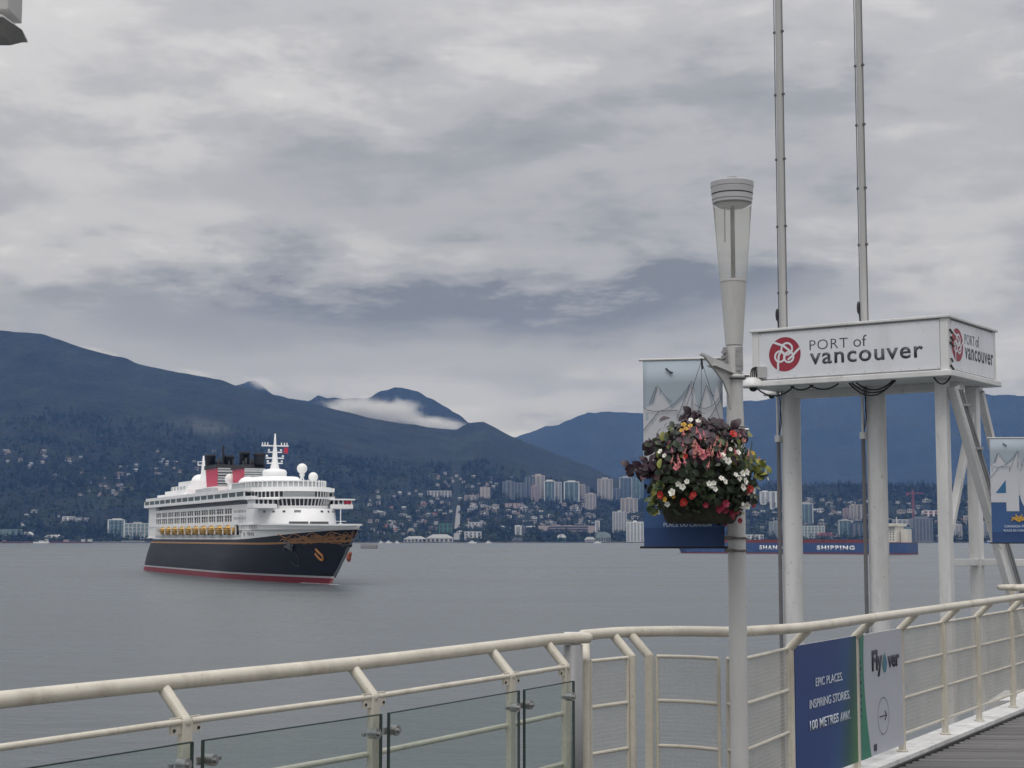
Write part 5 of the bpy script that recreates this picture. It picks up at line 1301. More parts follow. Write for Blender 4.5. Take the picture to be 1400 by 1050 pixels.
# green glazed deck with the white roof edge
dk = [(26, -12), (30, -17.4), (226, -17.6), (232, -16.2), (232, 16.2), (226, 17.6), (30, 17.4), (26, 12)]
sw('deck_slab', dk, 30.15, 31.35, SWH); sw('deck_core', [(31, -16.6), (226, -16.8), (226, 16.8), (31, 16.6)], 31.35, 33.1, SGRN)
sw('roof_edge', [(28, -12), (33, -17.2), (226, -17.5), (232, -16.0), (232, 16.0), (226, 17.5), (33, 17.2), (28, 12)], 33.1, 34.5, SWH)
gme = None
for k in range(16):
    u = 31 + k * 12.2
    for sg in (1, -1):
        if gme is None: o = MB().box(0.4, 10.9, -0.05, 0.05, 0, 1.74).build('screen_pane', SGRN, ship); gme = o.data
        else: o = put('screen_pane', gme, ship)
        o.location = (u, -sg * 17.1, 31.36)
pm = MB()
for k in range(17):
    for sg in (1, -1): pm.box(31 + k * 12.2 - 0.9, 31 + k * 12.2 + 0.4, -sg * 17.1 - 0.2, -sg * 17.1 + 0.2, 31.36, 33.1)
pm.build('screen_pier', SWH, ship)
# rounded house front below the bridge
def tier(name, z0, z1, uc, a0, a1, b0, b1, m, u_aft=214, n=40, nz=4):
    mb = MB(); rows = []
    for j in range(nz + 1):
        t_ = j / nz; rows.append([(x, y, z0 + (z1 - z0) * t_) for x, y in pill(u_aft, uc, a0 + (a1 - a0) * t_, b0 + (b1 - b0) * t_, n)])
    k = len(rows[0]); mb.add([p for r_ in rows for p in r_], [(j * k + i, j * k + (i + 1) % k, (j + 1) * k + (i + 1) % k, (j + 1) * k + i) for j in range(nz) for i in range(k)], 0, True)
    mb.add(rows[-1], [tuple(range(k))]); mb.add(rows[0], [tuple(range(k - 1, -1, -1))])
    return mb.build(name, m, ship)
tier('house_front', 18.7, 26.45, 226, 32, 28, 16.1, 16.0, SWH)
def nose_items(name, m, z0, z1, uc, a, b_, angs, w_, depth=0.12, lean=0.0):
    for t_ in angs:
        x, y = uc + a * math.sin(t_), -b_ * math.cos(t_); nx, ny = b_ * math.sin(t_), -a * math.cos(t_); q = math.hypot(nx, ny); nx /= q; ny /= q
        tx, ty = -ny, nx
        o = MB().add([(-w_ / 2, -depth, z0), (w_ / 2, -depth, z0), (w_ / 2, depth, z0), (-w_ / 2, depth, z0), (-w_ / 2, -depth + lean, z1), (w_ / 2, -depth + lean, z1), (w_ / 2, depth + lean, z1), (-w_ / 2, depth + lean, z1)],
            [(0, 3, 2, 1), (4, 5, 6, 7), (0, 1, 5, 4), (1, 2, 6, 5), (2, 3, 7, 6), (3, 0, 4, 7)]).build(name, m, ship)
        o.location = (x, y, 0); o.rotation_euler = (0, 0, math.atan2(-tx, ty) if False else math.atan2(ny, nx) - math.pi / 2)
half = math.pi / 2
nose_items('porthole', mat('porthole_grey', (0.10, 0.105, 0.11), 0.5), 25.05, 25.75, 226, 28.6, 16.0, [half - 1.0, half - 0.78, half - 0.56, half + 0.30, half + 0.52, half + 0.72, half + 0.90, half + 1.06], 1.1)
nose_items('window', SGRY, 25.0, 25.9, 226, 28.6, 16.0, [half - 0.28], 2.4)
nose_items('deck_opening', mat('opening_dark', (0.11, 0.11, 0.115), 0.6), 20.45, 21.75, 226, 31.0, 16.1, [half - 0.40, half - 0.29, half - 0.18, half + 0.05, half + 0.15, half + 0.25, half + 0.36], 3.2)
# bridge with wings
tier('bridge_base', 26.4, 27.55, 223, 28, 28.6, 15.4, 15.4, SWH); tier('bridge_core', 27.5, 30.05, 223, 27.6, 28.6, 15.0, 15.3, SGLS); tier('bridge_roof', 30.0, 30.7, 223, 30.0, 30.0, 15.9, 15.9, SWH)
nose_items('mullion', SWH, 27.5, 30.05, 223, 27.9, 15.15, np.linspace(0.10, math.pi - 0.10, 33), 0.30, 0.28, lean=0.7)
for sg in (1, -1):
    q = MB(); q.box(236.5, 246.5, -18.8 if sg > 0 else 10, -10 if sg > 0 else 18.8, 26.5, 28.15); q.build('bridge_wing', SWH, ship, 0.2)
    q = MB(); q.box(237.2, 245.8, -18.4 if sg > 0 else 11, -11 if sg > 0 else 18.4, 28.15, 29.65); q.build('wing_window', SGLS, ship)
    q = MB()
    for y in (11.5, 13.3, 15.0, 16.7, 18.2): q.box(237.0, 246.0, -sg * y - 0.28, -sg * y + 0.28, 28.15, 29.65)
    q.build('wing_mullion', SWH, ship)
    q = MB(); q.box(236, 247, -19.3 if sg > 0 else 9, -9 if sg > 0 else 19.3, 29.65, 30.2); q.build('wing_roof', SWH, ship, 0.1)
MB().box(246.0, 246.3, 15.4, 18.0, 28.3, 29.5).build('wing_sign', SFUN, ship)
tier('lounge_core', 30.65, 32.9, 221, 25.5, 25.9, 15.2, 15.2, SGLS); tier('lounge_roof', 32.85, 34.5, 221, 27.8, 27.4, 16.4, 16.2, SWH)
nose_items('mullion', SWH, 30.65, 32.9, 221, 25.6, 15.25, np.linspace(0.06, math.pi - 0.06, 30), 0.5, 0.22)
nose_items('curtain', SLOU, 30.7, 32.8, 221, 25.75, 15.3, np.linspace(half - 0.42, half + 0.22, 8), 2.0, 0.12)
# screened sun deck
tier('sun_deck_screen', 34.45, 36.7, 219, 23.0, 22.4, 14.8, 14.6, SLOU, u_aft=196)
nose_items('screen_post', SWH, 34.45, 37.2, 219, 23.2, 14.9, np.linspace(0.02, math.pi - 0.02, 26), 0.3, 0.2)
tier('sun_deck_rim', 36.65, 37.0, 219, 23.0, 23.0, 14.9, 14.9, SWH, u_aft=196)
tier('mast_house', 36.9, 39.3, 206, 17, 12, 10.5, 8.5, SWH, u_aft=188); 
q = MB(); q.ball((199, -9.0, 36.8), 6.5, 3.6, 2.9, 16, 8); q.ball((199, 9.0, 36.8), 6.5, 3.6, 2.9, 16, 8); q.build('deck_dome', SWH, ship)
# forward mast
q = MB(); q.lathe([(0, 39.0), (3.6, 39.2), (4.6, 40.0), (4.75, 41.2), (4.3, 42.2), (2.2, 42.6), (0, 42.6)], 24, (205, 0, 0)); q.build('mast_drum', SWH, ship)
q = MB(); q.lathe([(1.9, 42.5), (1.15, 46.0), (0.9, 49.5), (0.55, 52.0), (0.45, 54.0), (0.25, 56.3), (0, 56.4)], 12, (205, 0, 0))
for z, w_, d_ in ((44.6, 3.0, 1.6), (46.6, 3.4, 1.8), (48.9, 2.7, 1.6), (51.4, 5.3, 1.4)): q.box(205 - d_ / 2, 205 + d_ / 2, -w_, w_, z, z + 0.4)
for y in (-5, -4, 3.8, 4.8, 2.6, -2.9): q.tube([(205, y, 51.6), (205, y, 52.9)], 0.22, 6)
for z, y in ((45.0, 2.8), (45.0, -2.8), (47.0, -3.2), (47.0, 3.2), (49.3, 2.4), (49.3, -2.4)): q.ball((205, y, z + 0.6), 0.45, n=8, k=5)
q.build('fore_mast', SWH, ship)
MB().box(204.9, 205.1, 3.6, 5.2, 48.8, 51.0).build('flag', SFUN, ship)
# radomes
def radome(u, y, z, r_, base):
    q = MB(); q.ball((0, 0, 0), r_, n=20, k=12); q.lathe([(r_ * 0.5, -r_ * 1.5), (r_ * 0.45, -r_ * 0.8)], 10)
    o = q.build('radome', mat('radome_white', (0.82, 0.82, 0.81), 0.5, var=0.03), ship); o.location = (u, y, z)
    s_ = MB(); 
    for d_ in (-0.8, 0.8): s_.tube([(u + d_, y - 0.6, base), (u + d_ * 0.6, y, z - r_ * 0.9)], 0.22, 6)
    s_.tube([(u, y + 0.8, base), (u, y, z - r_ * 0.9)], 0.3, 6); s_.build('radome_stand', SWH, ship)
radome(226, 5.0, 42.0, 1.95, 37.0); radome(228, 8.8, 38.8, 1.8, 37.0); radome(152, -4.6, 40.3, 2.35, 36.6)
# funnels
def funnel(u0, u1, z0, zt_, hw, pipes):
    q = MB(); rake = 3.0
    def sec(z, e=0.0): s_ = (z - z0) / (zt_ - z0) * -rake; return [(u0 + s_ - e, -hw - e), (u1 + s_ + e, -hw - e), (u1 + s_ + e, hw + e), (u0 + s_ - e, hw + e)]
    def block(za, zb2, e, mi): 
        A, B_ = sec(za, e), sec(zb2, e); q.add([(x, y, za) for x, y in A] + [(x, y, zb2) for x, y in B_], [(3, 2, 1, 0), (4, 5, 6, 7), (0, 1, 5, 4), (1, 2, 6, 5), (2, 3, 7, 6), (3, 0, 4, 7)], mi)
    block(z0, zt_, 0, 0)
    o = q.build('funnel', SFUN, ship)
    q = MB(); block(zt_, zt_ + 1.7, 0.5, 0); q.build('funnel_cap', SFBK, o)
    # grille on the forward face: dark back with grey slats
    q = MB(); q.box(u1 - rake * 0.0 - 0.6, u1 + 0.12, -hw * 0.98, hw * 0.90, z0 + 0.2, zt_ - 0.25); bk = q.build('grille_back', SFBK, o)
    for k in range(8):
        z = z0 + 0.3 + (zt_ - z0 - 0.9) * k / 7; MB().box(u1 - 0.5, u1 + 0.45, -hw, hw * 0.92, z, z + (0.62 if k % 3 else 0.8)).build('slat', SLOU, o)
    for (pu, py_, r_, zp) in pipes:
        MB().lathe([(0, zt_ + 1.6), (r_ * 1.0, zt_ + 1.6), (r_, zp - 1.0), (r_ * 1.14, zp - 0.9), (r_ * 1.14, zp), (r_ * 0.85, zp), (r_ * 0.85, zp - 0.8), (0, zp - 0.8)], 16, (pu, py_, 0)).build('exhaust_pipe', SFBK, o)
    q = MB()
    for k in range(12):
        x, y = u0 - 1 + rr2.random() * (u1 - u0 - 3), rr2.uniform(-hw, hw); q.lathe([(0.5, zt_ + 1.6), (0.5, zt_ + 2.6 + rr2.random() * 2.2), (0, zt_ + 2.9)], 8, (x, y, 0))
    q.build('vent_pipe', SFBK, o); return o
funnel(106, 127, 36.8, 46.0, 4.1, [(107, -3.0, 2.2, 52.6), (119.0, 2.4, 2.3, 51.8), (114, -1, 1.3, 49.6)])
funnel(157, 175, 36.8, 44.0, 4.4, [(163, -1.6, 2.1, 51.2), (172, 2.4, 2.2, 50.4), (160, 3, 1.3, 48.0)])
MB().tube([(121, -0.5, 46.0), (121, -0.5, 56.0)], 0.5, 8).build('exhaust_stack', SFBK, ship)
# aft decks, covered stage and after mast
for a_, b_, w_, z0, z1 in ((36, 100, 13, 34.5, 36.0), (44, 96, 11, 36.0, 37.6), (52, 92, 9.5, 37.6, 39.6), (60, 90, 8, 39.6, 41.6)):
    MB().prism([(a_, -w_ * 0.7), (a_ + 4, -w_), (b_, -w_), (b_, w_), (a_ + 4, w_), (a_, w_ * 0.7)], z0, z1).build('aft_house', SWH, ship, 0.4)
q = MB(); q.ball((75, 0, 42.2), 5.2, 4.2, 3.0, 18, 8); q.ball((62, 0, 39.6), 5.0, 4.5, 2.6, 16, 8); q.build('aft_dome', SWH, ship)
q = MB(); q.add([(80, -1.2, 41), (90, -1.2, 41), (90, 1.2, 41), (80, 1.2, 41), (84, -0.8, 48), (92, -0.8, 47.2), (92, 0.8, 47.2), (84, 0.8, 48)], [(3, 2, 1, 0), (4, 5, 6, 7), (0, 1, 5, 4), (1, 2, 6, 5), (2, 3, 7, 6), (3, 0, 4, 7)])
q.lathe([(1.3, 43), (0.8, 49), (0.3, 53.5), (0, 53.6)], 8, (80, 0, 0)); q.box(79.6, 80.4, -2.6, 2.6, 49.0, 49.4); q.box(79.6, 80.4, -2.0, 2.0, 50.6, 50.9)
for y in (-2.5, 2.5): q.tube([(80, y, 49.2), (80, y, 50.9)], 0.2, 5)
q.build('aft_mast', SWH, ship)
for k in range(5): MB().box(56 + k * 7, 58.2 + k * 7, -9.9, -9.5, 36.2, 39.4).build('awning_post', SLOU, ship)
q = MB(); q.tube([(45, -6, 36), (45, -6, 40)], 0.5, 7); q.box(30, 42, -8, 8, 34.5, 35.6); q.build('stern_rail', SWH, ship)
for a_, b_ in ((100, 104), (130, 156), (178, 190)):
    MB().prism([(a_, -11.5), (b_, -11.5), (b_, 11.5), (a_, 11.5)], 34.5, 37.2).build('deck_house', SWH, ship, 0.3)
MB().prism([(130, -14.5), (160, -14.5), (160, -11.6), (130, -11.6)], 34.5, 36.4).build('terrace', SLOU, ship, 0.2)
# bow wave
fo_m = mat('foam', (0.42, 0.45, 0.46), 0.9, var=0.3, vscale=0.8)
q = MB()
for k in range(26):
    u = 283.5 - k * 0.9; q.ball((u, -float(halfb(min(u, 280.5), 0)) - 0.2 - rr2.random() * 0.8, 0.05), rr2.uniform(0.4, 1.1), rr2.uniform(0.3, 0.7), 0.20 * rr2.random() + 0.05, 7, 4)
for k in range(10): q.ball((282 + rr2.random() * 5, rr2.uniform(-1.5, 1.5), 0.03), rr2.uniform(0.5, 1.2), rr2.uniform(0.3, 0.8), 0.18, 7, 4)
o = q.build('foam', fo_m); o.matrix_world = ship.matrix_basis.copy(); tag(o, 'thin foam where the cruise ship bow cuts the water', 'foam', kind='stuff')

# ------------------------------------------------------------------ bulk carrier
A0 = Vector((382.3, 1546, 0)); A1 = Vector((176.8, 1693, 0)); dd = (A1 - A0); LB = dd.length; ang = math.atan2(dd.y, dd.x)
bc = thing('bulk_carrier', 'long blue bulk carrier with white block lettering anchored beyond the columns', 'cargo ship', tuple(A0), ang)
CBL = mat('carrier_blue', (0.035, 0.075, 0.20), 0.5, var=0.15, vscale=0.12); CRD = mat('carrier_red', (0.16, 0.04, 0.04), 0.55, var=0.2, vscale=0.12); CWH = mat('carrier_white', (0.62, 0.61, 0.55), 0.5, var=0.06, vscale=0.2)
def chull(z0, z1, m, name, b_=16, off=0):
    def sec(z): 
        f = 6 * z / 12
        return [(-1 - off, -b_ * 0.8), (6, -b_ - off), (LB - 34, -b_ - off), (LB - 12 + f, -b_ * 0.62), (LB - 3 + f, -b_ * 0.2), (LB + f, 0), (LB - 3 + f, b_ * 0.2), (LB - 12 + f, b_ * 0.62), (LB - 34, b_ + off), (6, b_ + off), (-1 - off, b_ * 0.8)]
    A, B_ = sec(z0), sec(z1); n = len(A)
    MB().add([(x, y, z0) for x, y in A] + [(x, y, z1) for x, y in B_], [tuple(range(n - 1, -1, -1)), tuple(range(n, 2 * n))] + [(i, (i + 1) % n, n + (i + 1) % n, n + i) for i in range(n)]).build(name, m, bc)
chull(-1.5, 1.3, CRD, 'boot_topping'); chull(1.3, 10.8, CBL, 'hull', off=0.02); chull(10.8, 11.4, CRD, 'deck_edge', off=0.05)
q = MB()
for k in range(7): q.box(44 + k * 23, 62 + k * 23, -10, 10, 11.4, 14.0)
q.build('hatch_cover', CRD, bc)
q = MB(); q.box(36, LB - 20, -15.9, -15.7, 11.4, 12.9); q.build('deck_rail', mat('rail_pale_red', (0.35, 0.16, 0.15), 0.6), bc)
q = MB(); q.box(10, 27, -13, 13, 11.4, 22); q.box(12, 26, -11, 11, 22, 26.5); q.box(11, 24, -15.5, 15.5, 26.5, 29.4); q.build('deck_house', CWH, bc, 0.3)
q = MB(); q.box(13.2, 23.8, -14.2, 14.2, 27.2, 28.6)
q.box(23.7, 24.2, -14, 14, 27.0, 28.6)
for z in (13.5, 16, 18.5, 20.5): 
    for k in range(5): q.box(12.5 + k * 3, 13.6 + k * 3, 12.95, 13.1, z, z + 1.1); q.box(12.5 + k * 3, 13.6 + k * 3, -13.1, -12.95, z, z + 1.1)
q.build('window', SGLS, bc)
q = MB(); q.box(2, 9, -5, 5, 11.4, 24); q.tube([(15, 0, 29.4), (15, 0, 36)], 0.4, 6); q.build('funnel', CWH, bc)
def seen(px): 
    """distance along the carrier's near side at a pixel column"""
    lo, hi = 0.0, LB
    for _ in range(40):
        m2 = (lo + hi) / 2; w_ = bc.matrix_basis @ Vector((m2, 16.2, 6)); 
        if 700 + F * w_.x / w_.y > px: lo = m2
        else: hi = m2
    return lo
CTX = mat('carrier_lettering', (0.78, 0.79, 0.82), 0.5, var=0.05)
xs0, xs1 = seen(1036.5), seen(1090); text_obj('lettering', 'SHANDONG', CTX, bc, xs0 - xs1, 4.4, (xs0, 16.06, 3.9), ((-1, 0, 0), (0, 0, 1), (0, 1, 0)), 0.045, spacing=1.25)
xs0, xs1 = seen(1114.5), seen(1166); text_obj('lettering', 'SHIPPING', CTX, bc, xs0 - xs1, 4.4, (xs0, 16.06, 3.9), ((-1, 0, 0), (0, 0, 1), (0, 1, 0)), 0.045, spacing=1.25)
# ------------------------------------------------------------------ far shore town
CON = mat('concrete_pale', (0.46, 0.46, 0.46), 0.8, var=0.1, vscale=0.05, rand=0.12); CW = mat('town_white', (0.64, 0.65, 0.65), 0.7, var=0.08, vscale=0.05); BEI = mat('town_beige', (0.42, 0.375, 0.34), 0.8, var=0.1, vscale=0.05)
PNK = mat('town_brick', (0.24, 0.15, 0.14), 0.8, var=0.15, vscale=0.05); TGL = mat('town_glass', (0.055, 0.08, 0.10), 0.25, var=0.3, vscale=0.05); TGR = mat('town_green_glass', (0.15, 0.23, 0.23), 0.25, var=0.25, vscale=0.05)
TGY = mat('town_grey', (0.17, 0.18, 0.20), 0.7, var=0.12, vscale=0.05); TDK = mat('town_dark', (0.05, 0.055, 0.06), 0.7, var=0.2, vscale=0.05); TGN = mat('town_green', (0.05, 0.20, 0.13), 0.7, var=0.15, vscale=0.05); ROOFR = mat('roof_red', (0.22, 0.07, 0.06), 0.8, var=0.2, vscale=0.05)
def tower(px0, px1, ytop, ybase, body, glass, label, strips=3, pent=0.45, bands=0, cat='tower block', frame=None, yw=None, rz=None):
    g_ = hit((px0 + px1) / 2, ybase); k = g_.y / F; w_ = (px1 - px0) * k; hgt = (ybase - ytop) * k; d_ = max(12, min(w_, 26))
    t_ = thing('apartment_tower' if cat == 'tower block' else 'building', label, cat, (g_.x, g_.y + d_ / 2, g_.z - 2), rz if rz is not None else 0.0)
    hgt += 2; ph = hgt * 0.055 if pent else 0
    MB().box(-w_ / 2, w_ / 2, -d_ / 2, d_ / 2, -6, hgt - ph).build('wall', body, t_)
    for i in range(strips):
        a = -w_ / 2 + w_ * (i + 0.18) / strips; b_ = -w_ / 2 + w_ * (i + 0.82) / strips
        wnd = MB().box(a, b_, -d_ / 2 - 0.6, -d_ / 2 + 0.3, 5 if hgt > 30 else 2, hgt - ph - 2.5).build('window_bay', glass, t_)
        fl = MB(); nf = max(2, int(hgt / 3.2)) if bands == 0 else bands
        for j in range(1, nf):
            z = 2 + (hgt - ph - 4) * j / nf; fl.box(a - 0.1, b_ + 0.1, -d_ / 2 - 0.9, -d_ / 2 - 0.2, z, z + (0.9 if bands == 0 else 1.8))
        fl.build('floor_edge', body, wnd)
        sw2 = MB().box(w_ / 2 - 0.3, w_ / 2 + 0.6, -d_ / 2 + d_ * (i + .2) / strips, -d_ / 2 + d_ * (i + .8) / strips, 4, hgt - ph - 2.5).build('window_bay', glass, t_)
    if pent:
        MB().box(-w_ * pent / 2, w_ * pent / 2, -d_ * 0.35, d_ * 0.35, hgt - ph, hgt).build('roof_house', frame or body, t_)
    if frame:
        q = MB(); e = max(1.0, w_ * 0.06)
        q.box(-w_ / 2 - 0.4, -w_ / 2 + e, -d_ / 2 - 1.2, -d_ / 2 - 0.1, 0, hgt - ph); q.box(w_ / 2 - e, w_ / 2 + 0.4, -d_ / 2 - 1.2, -d_ / 2 - 0.1, 0, hgt - ph); q.box(-w_ / 2, w_ / 2, -d_ / 2 - 1.2, -d_ / 2 - 0.1, hgt - ph - 2.2, hgt - ph + 0.6)
        q.build('white_frame', frame, t_)
    return t_
T = tower
T(687, 704, 657, 683, TGY, TGL, 'grey slab tower at the western end of the far tower row', 3)
T(703, 717, 660, 683, TGY, TGL, 'lower grey glass tower joined beside the western slab', 3, 0)
T(717, 731, 650, 682, TGL, TGY, 'dark blue glass tower behind the pinkish one', 3)
T(727, 745, 648, 682, BEI, TGY, 'tallest brownish tower with pale roof house in the far row', 3)
T(726, 736, 663, 686, mat('town_pink', (0.36, 0.27, 0.26), 0.8, var=0.1, vscale=.05), TGY, 'slim pinkish tower standing before the tallest brownish one', 2)
T(744, 759, 656, 687, TGR, TGL, 'white framed green glass tower right after the brownish one', 3, 0.6, frame=CW)
T(759, 768, 659, 688, CON, TGY, 'narrow pale tower attached to the first white framed one', 2, 0)
T(771, 792, 657, 686, TGR, TGL, 'wide white framed green glass tower with raised roof', 3, 0.5, frame=CW)
T(792, 800, 662, 686, BEI, TGY, 'narrow beige tower attached to the wide white framed one', 2, 0)
T(800, 806, 665, 684, TGY, TGL, 'short grey tower behind the narrow beige one', 1, 0)
T(801, 815, 674, 697, BEI, TGY, 'low beige block with white roof house below the towers', 3, 0.5, frame=None)
T(817, 838, 653, 684, mat('town_cream', (0.42, 0.39, 0.36), 0.8, var=0.1, vscale=.05), TGY, 'stepped cream tower standing alone after the row', 4, 0.4)
T(838, 848, 667, 684, TGY, TGL, 'short grey block beside the cream tower', 2, 0.4)
T(847, 864, 651, 683, mat('town_blue_glass', (0.11, 0.15, 0.19), 0.25, var=.2, vscale=.05), TGL, 'blue glass tower with white roof next to the banner', 3, 0.4, frame=CON)
T(865, 880, 653, 683, TGR, TGL, 'second blue green tower partly behind the banner', 3, 0)
T(656, 670, 665, 681, mat('town_tan', (0.30, 0.25, 0.23), 0.8, var=.1, vscale=.05), CON, 'mid height tan tower with white ribs in front of the woods', 3, 0.3)
T(635, 655, 677, 684, BEI, TGY, 'low tan wing left of the mid height tan tower', 4, 0, cat='building')
T(584, 617, 671, 680, CON, TGY, 'long pale hall on the slope under the ridge', 7, 0, bands=2, cat='building')
T(838, 857, 698, 729, CON, TGY, 'pale ribbed apartment block near the banner edge', 5, 0.2, cat='building')
T(857, 880, 712, 741, CW, TGY, 'whitish stepped apartment block at the water beside the banner', 5, 0.2, cat='building')
T(849, 872, 680, 702, BEI, TGY, 'dense beige block above the ribbed apartment block', 4, 0.3, cat='building')
T(704, 713, 719, 736, CW, TGY, 'plain white block rising from the dark waterside trees', 1, 0, cat='building')
T(713, 718, 720, 736, TGY, TGL, 'grey end wing of the plain white waterside block', 1, 0, cat='building')
o = T(736, 819, 718, 730, mat('town_rose', (0.40, 0.33, 0.32), 0.8, var=.1, vscale=.05), TDK, 'long rose coloured building with dark window bands', 1, 0.12, bands=3, cat='building')
T(814, 820, 712, 732, CW, TGY, 'white stair tower at the end of the long rose building', 1, 0, cat='building')
T(690, 712, 688, 695, PNK, CON, 'low brick red block below the grey towers', 4, 0, cat='building')
T(600, 618, 716, 730, TGN, TDK, 'green shed with pale roof above the ferry terminal', 3, 0, bands=2, cat='building')
T(640, 659, 714, 722, CON, TGY, 'pale hall with dark window band beside the steep street', 4, 0, bands=2, cat='building')
T(635, 658, 727, 739, CW, TGY, 'white stepped waterfront hall beside the steep street', 4, 0, bands=3, cat='building')
T(147, 170, 709, 735, TGL, TGR, 'glass waterfront office block with white frame', 4, 0.5, bands=5, cat='building', frame=CW)
T(170, 203, 714, 737, CON, TGR, 'long lower office wing behind the ship stern', 6, 0.3, bands=4, cat='building')
T(85, 100, 706, 712, CW, TGY, 'white roofed house in a clearing above the far quay', 2, 0, bands=2, cat='building')
T(102, 120, 708, 713, CON, TGY, 'long low house beside the white roofed one', 3, 0, bands=2, cat='building')
T(0, 27, 724, 736, mat('greenhouse', (0.20, 0.25, 0.24), 0.4, var=.2, vscale=.05), TGR, 'pale green glazed hall at the far left shore', 6, 0, bands=2, cat='building')
# right of the lamp post
T(1040, 1053, 671, 690, CW, TGY, 'white stepped slab block on the hill behind the columns', 2, 0.5)
T(1054, 1068, 672, 696, CW, TGL, 'white slab tower right beside the stepped slab', 2, 0.0)
T(1094, 1112, 687, 719, TGR, TGL, 'green glass tower seen just right of the first big column', 3, 0.6, frame=CON)
T(1095, 1128, 719, 736, CON, TGR, 'long pale low block at the waterline above the carrier', 7, 0, bands=4, cat='building')
T(1053, 1072, 712, 736, mat('town_pale_green', (0.26, 0.30, 0.30), 0.7, var=.1, vscale=.05), TGY, 'pale green block just left of the first big column', 4, 0.3, cat='building')
T(1147, 1165, 710, 734, TGR, TGL, 'blue glass block between the two big columns', 3, 0.4, cat='building', frame=CON)
T(1165, 1184, 714, 738, TGL, TGY, 'dark glass block right beside the blue one', 3, 0.4, cat='building')
T(1154, 1163, 695, 711, mat('town_salmon', (0.36, 0.25, 0.22), 0.8, var=.1, vscale=.05), TGY, 'salmon tower above the blue glass block', 2, 0)
T(1163, 1172, 689, 712, mat('town_sand', (0.40, 0.36, 0.32), 0.8, var=.1, vscale=.05), TGY, 'sand coloured tower beside the salmon one', 2, 0.4)
T(1172, 1183, 690, 712, BEI, TGL, 'beige tower just left of the second big column', 2, 0)
T(1015, 1044, 731, 739, CW, TGY, 'white roofed low shed beside the lamp post', 5, 0, bands=2, cat='building')
T(1237, 1249, 724, 745, TGR, TGL, 'grey green block behind the carrier deck house', 2, 0.3, cat='building')
T(1248, 1276, 711, 746, TGY, TGL, 'broad dark glass office block right of the carrier', 6, 0.6, cat='building')
T(1222, 1246, 710, 722, CON, TGY, 'pale block behind the carrier deck house roof', 4, 0.0, cat='building')
T(1262, 1284, 698, 706, CW, ROOFR, 'pale hall with red band on the slope', 3, 0.0, bands=2, cat='building')
T(1302, 1316, 716, 738, CON, TGY, 'pale block between the tower braces', 3, 0.2, cat='building')
T(1345, 1360, 712, 735, CON, TGL, 'pale block behind the cropped banner edge', 3, 0.2, cat='building')
T(1320, 1338, 704, 718, BEI, TGY, 'beige block behind the slim rear column', 3, 0.2, cat='building')
# glazed arched hall and terminal sheds
def shed(px0, px1, yt, yb, m, label, arch=False, roofm=None):
    g_ = hit((px0 + px1) / 2, yb); k = g_.y / F; w_ = (px1 - px0) * k; hh = (yb - yt) * k; d_ = 30
    t_ = thing('shed', label, 'shed', (g_.x, g_.y + 15, g_.z - 0.5))
    q = MB().box(-w_ / 2, w_ / 2, -d_ / 2, d_ / 2, -4, hh * 0.55); q.build('wall', m, t_)
    q = MB(); n = 10
    sec = [(-w_ / 2 - 1, hh * 0.55)] + ([(-w_ / 2 * math.cos(math.pi * i / n), hh * 0.55 + hh * 0.45 * math.sin(math.pi * i / n)) for i in range(n + 1)] if arch else [(-w_ * 0.25, hh), (w_ * 0.25, hh)]) + [(w_ / 2 + 1, hh * 0.55)]
    vs = [(x, -d_ / 2 - 1, z) for x, z in sec] + [(x, d_ / 2 + 1, z) for x, z in sec]; c = len(sec)
    q.add(vs, [tuple(range(c)), tuple(range(2 * c - 1, c - 1, -1))] + [(i, c + i, c + (i + 1) % c, (i + 1) % c) for i in range(c)]); q.build('roof', roofm or m, t_)
    q = MB()
    for i in range(6): q.box(-w_ / 2 + w_ * (i + .2) / 6, -w_ / 2 + w_ * (i + .8) / 6, -d_ / 2 - 0.3, -d_ / 2 + 0.2, hh * 0.1, hh * 0.42)
    q.build('opening', TDK, t_)
shed(815, 835, 727, 741, mat('arch_glass', (0.24, 0.29, 0.27), 0.3, var=.2, vscale=.05), 'glazed hall with arched roof on the waterfront', True)
shed(552, 582, 733, 741, CON, 'first long pale ferry shed on the far quay', False, CW); shed(583, 619, 731, 742, CON, 'big white roofed ferry shed on the far quay', False, CW)
shed(557, 566, 722, 731, BEI, 'small tan hall behind the first ferry shed'); shed(700, 716, 735, 741, TGY, 'dark low shed at the foot of the plain white block')
shed(762, 774, 730, 741, TGN, 'small white and green boathouse under the trees', True, CW); shed(800, 814, 734, 741, CON, 'small pale marina shed left of the arched hall', False, CW)
shed(1118, 1140, 728, 737, TGY, 'red roofed waterfront shed above the carrier', False, ROOFR); shed(1076, 1094, 726, 738, TGY, 'grey waterfront shed behind the first big column'); shed(1284, 1300, 728, 742, TGY, 'grey shed left of the corner column'); shed(880, 930, 733, 742, CON, 'long shed behind the banner'); shed(940, 985, 733, 742, TGY, 'grey shed behind the flower basket', False, CW)
shed(60, 84, 731, 738, CON, 'row of pale boat sheds on the left shore', False, CW); shed(30, 42, 727, 735, CON, 'small pale roofed hut on the left shore', False, CW)
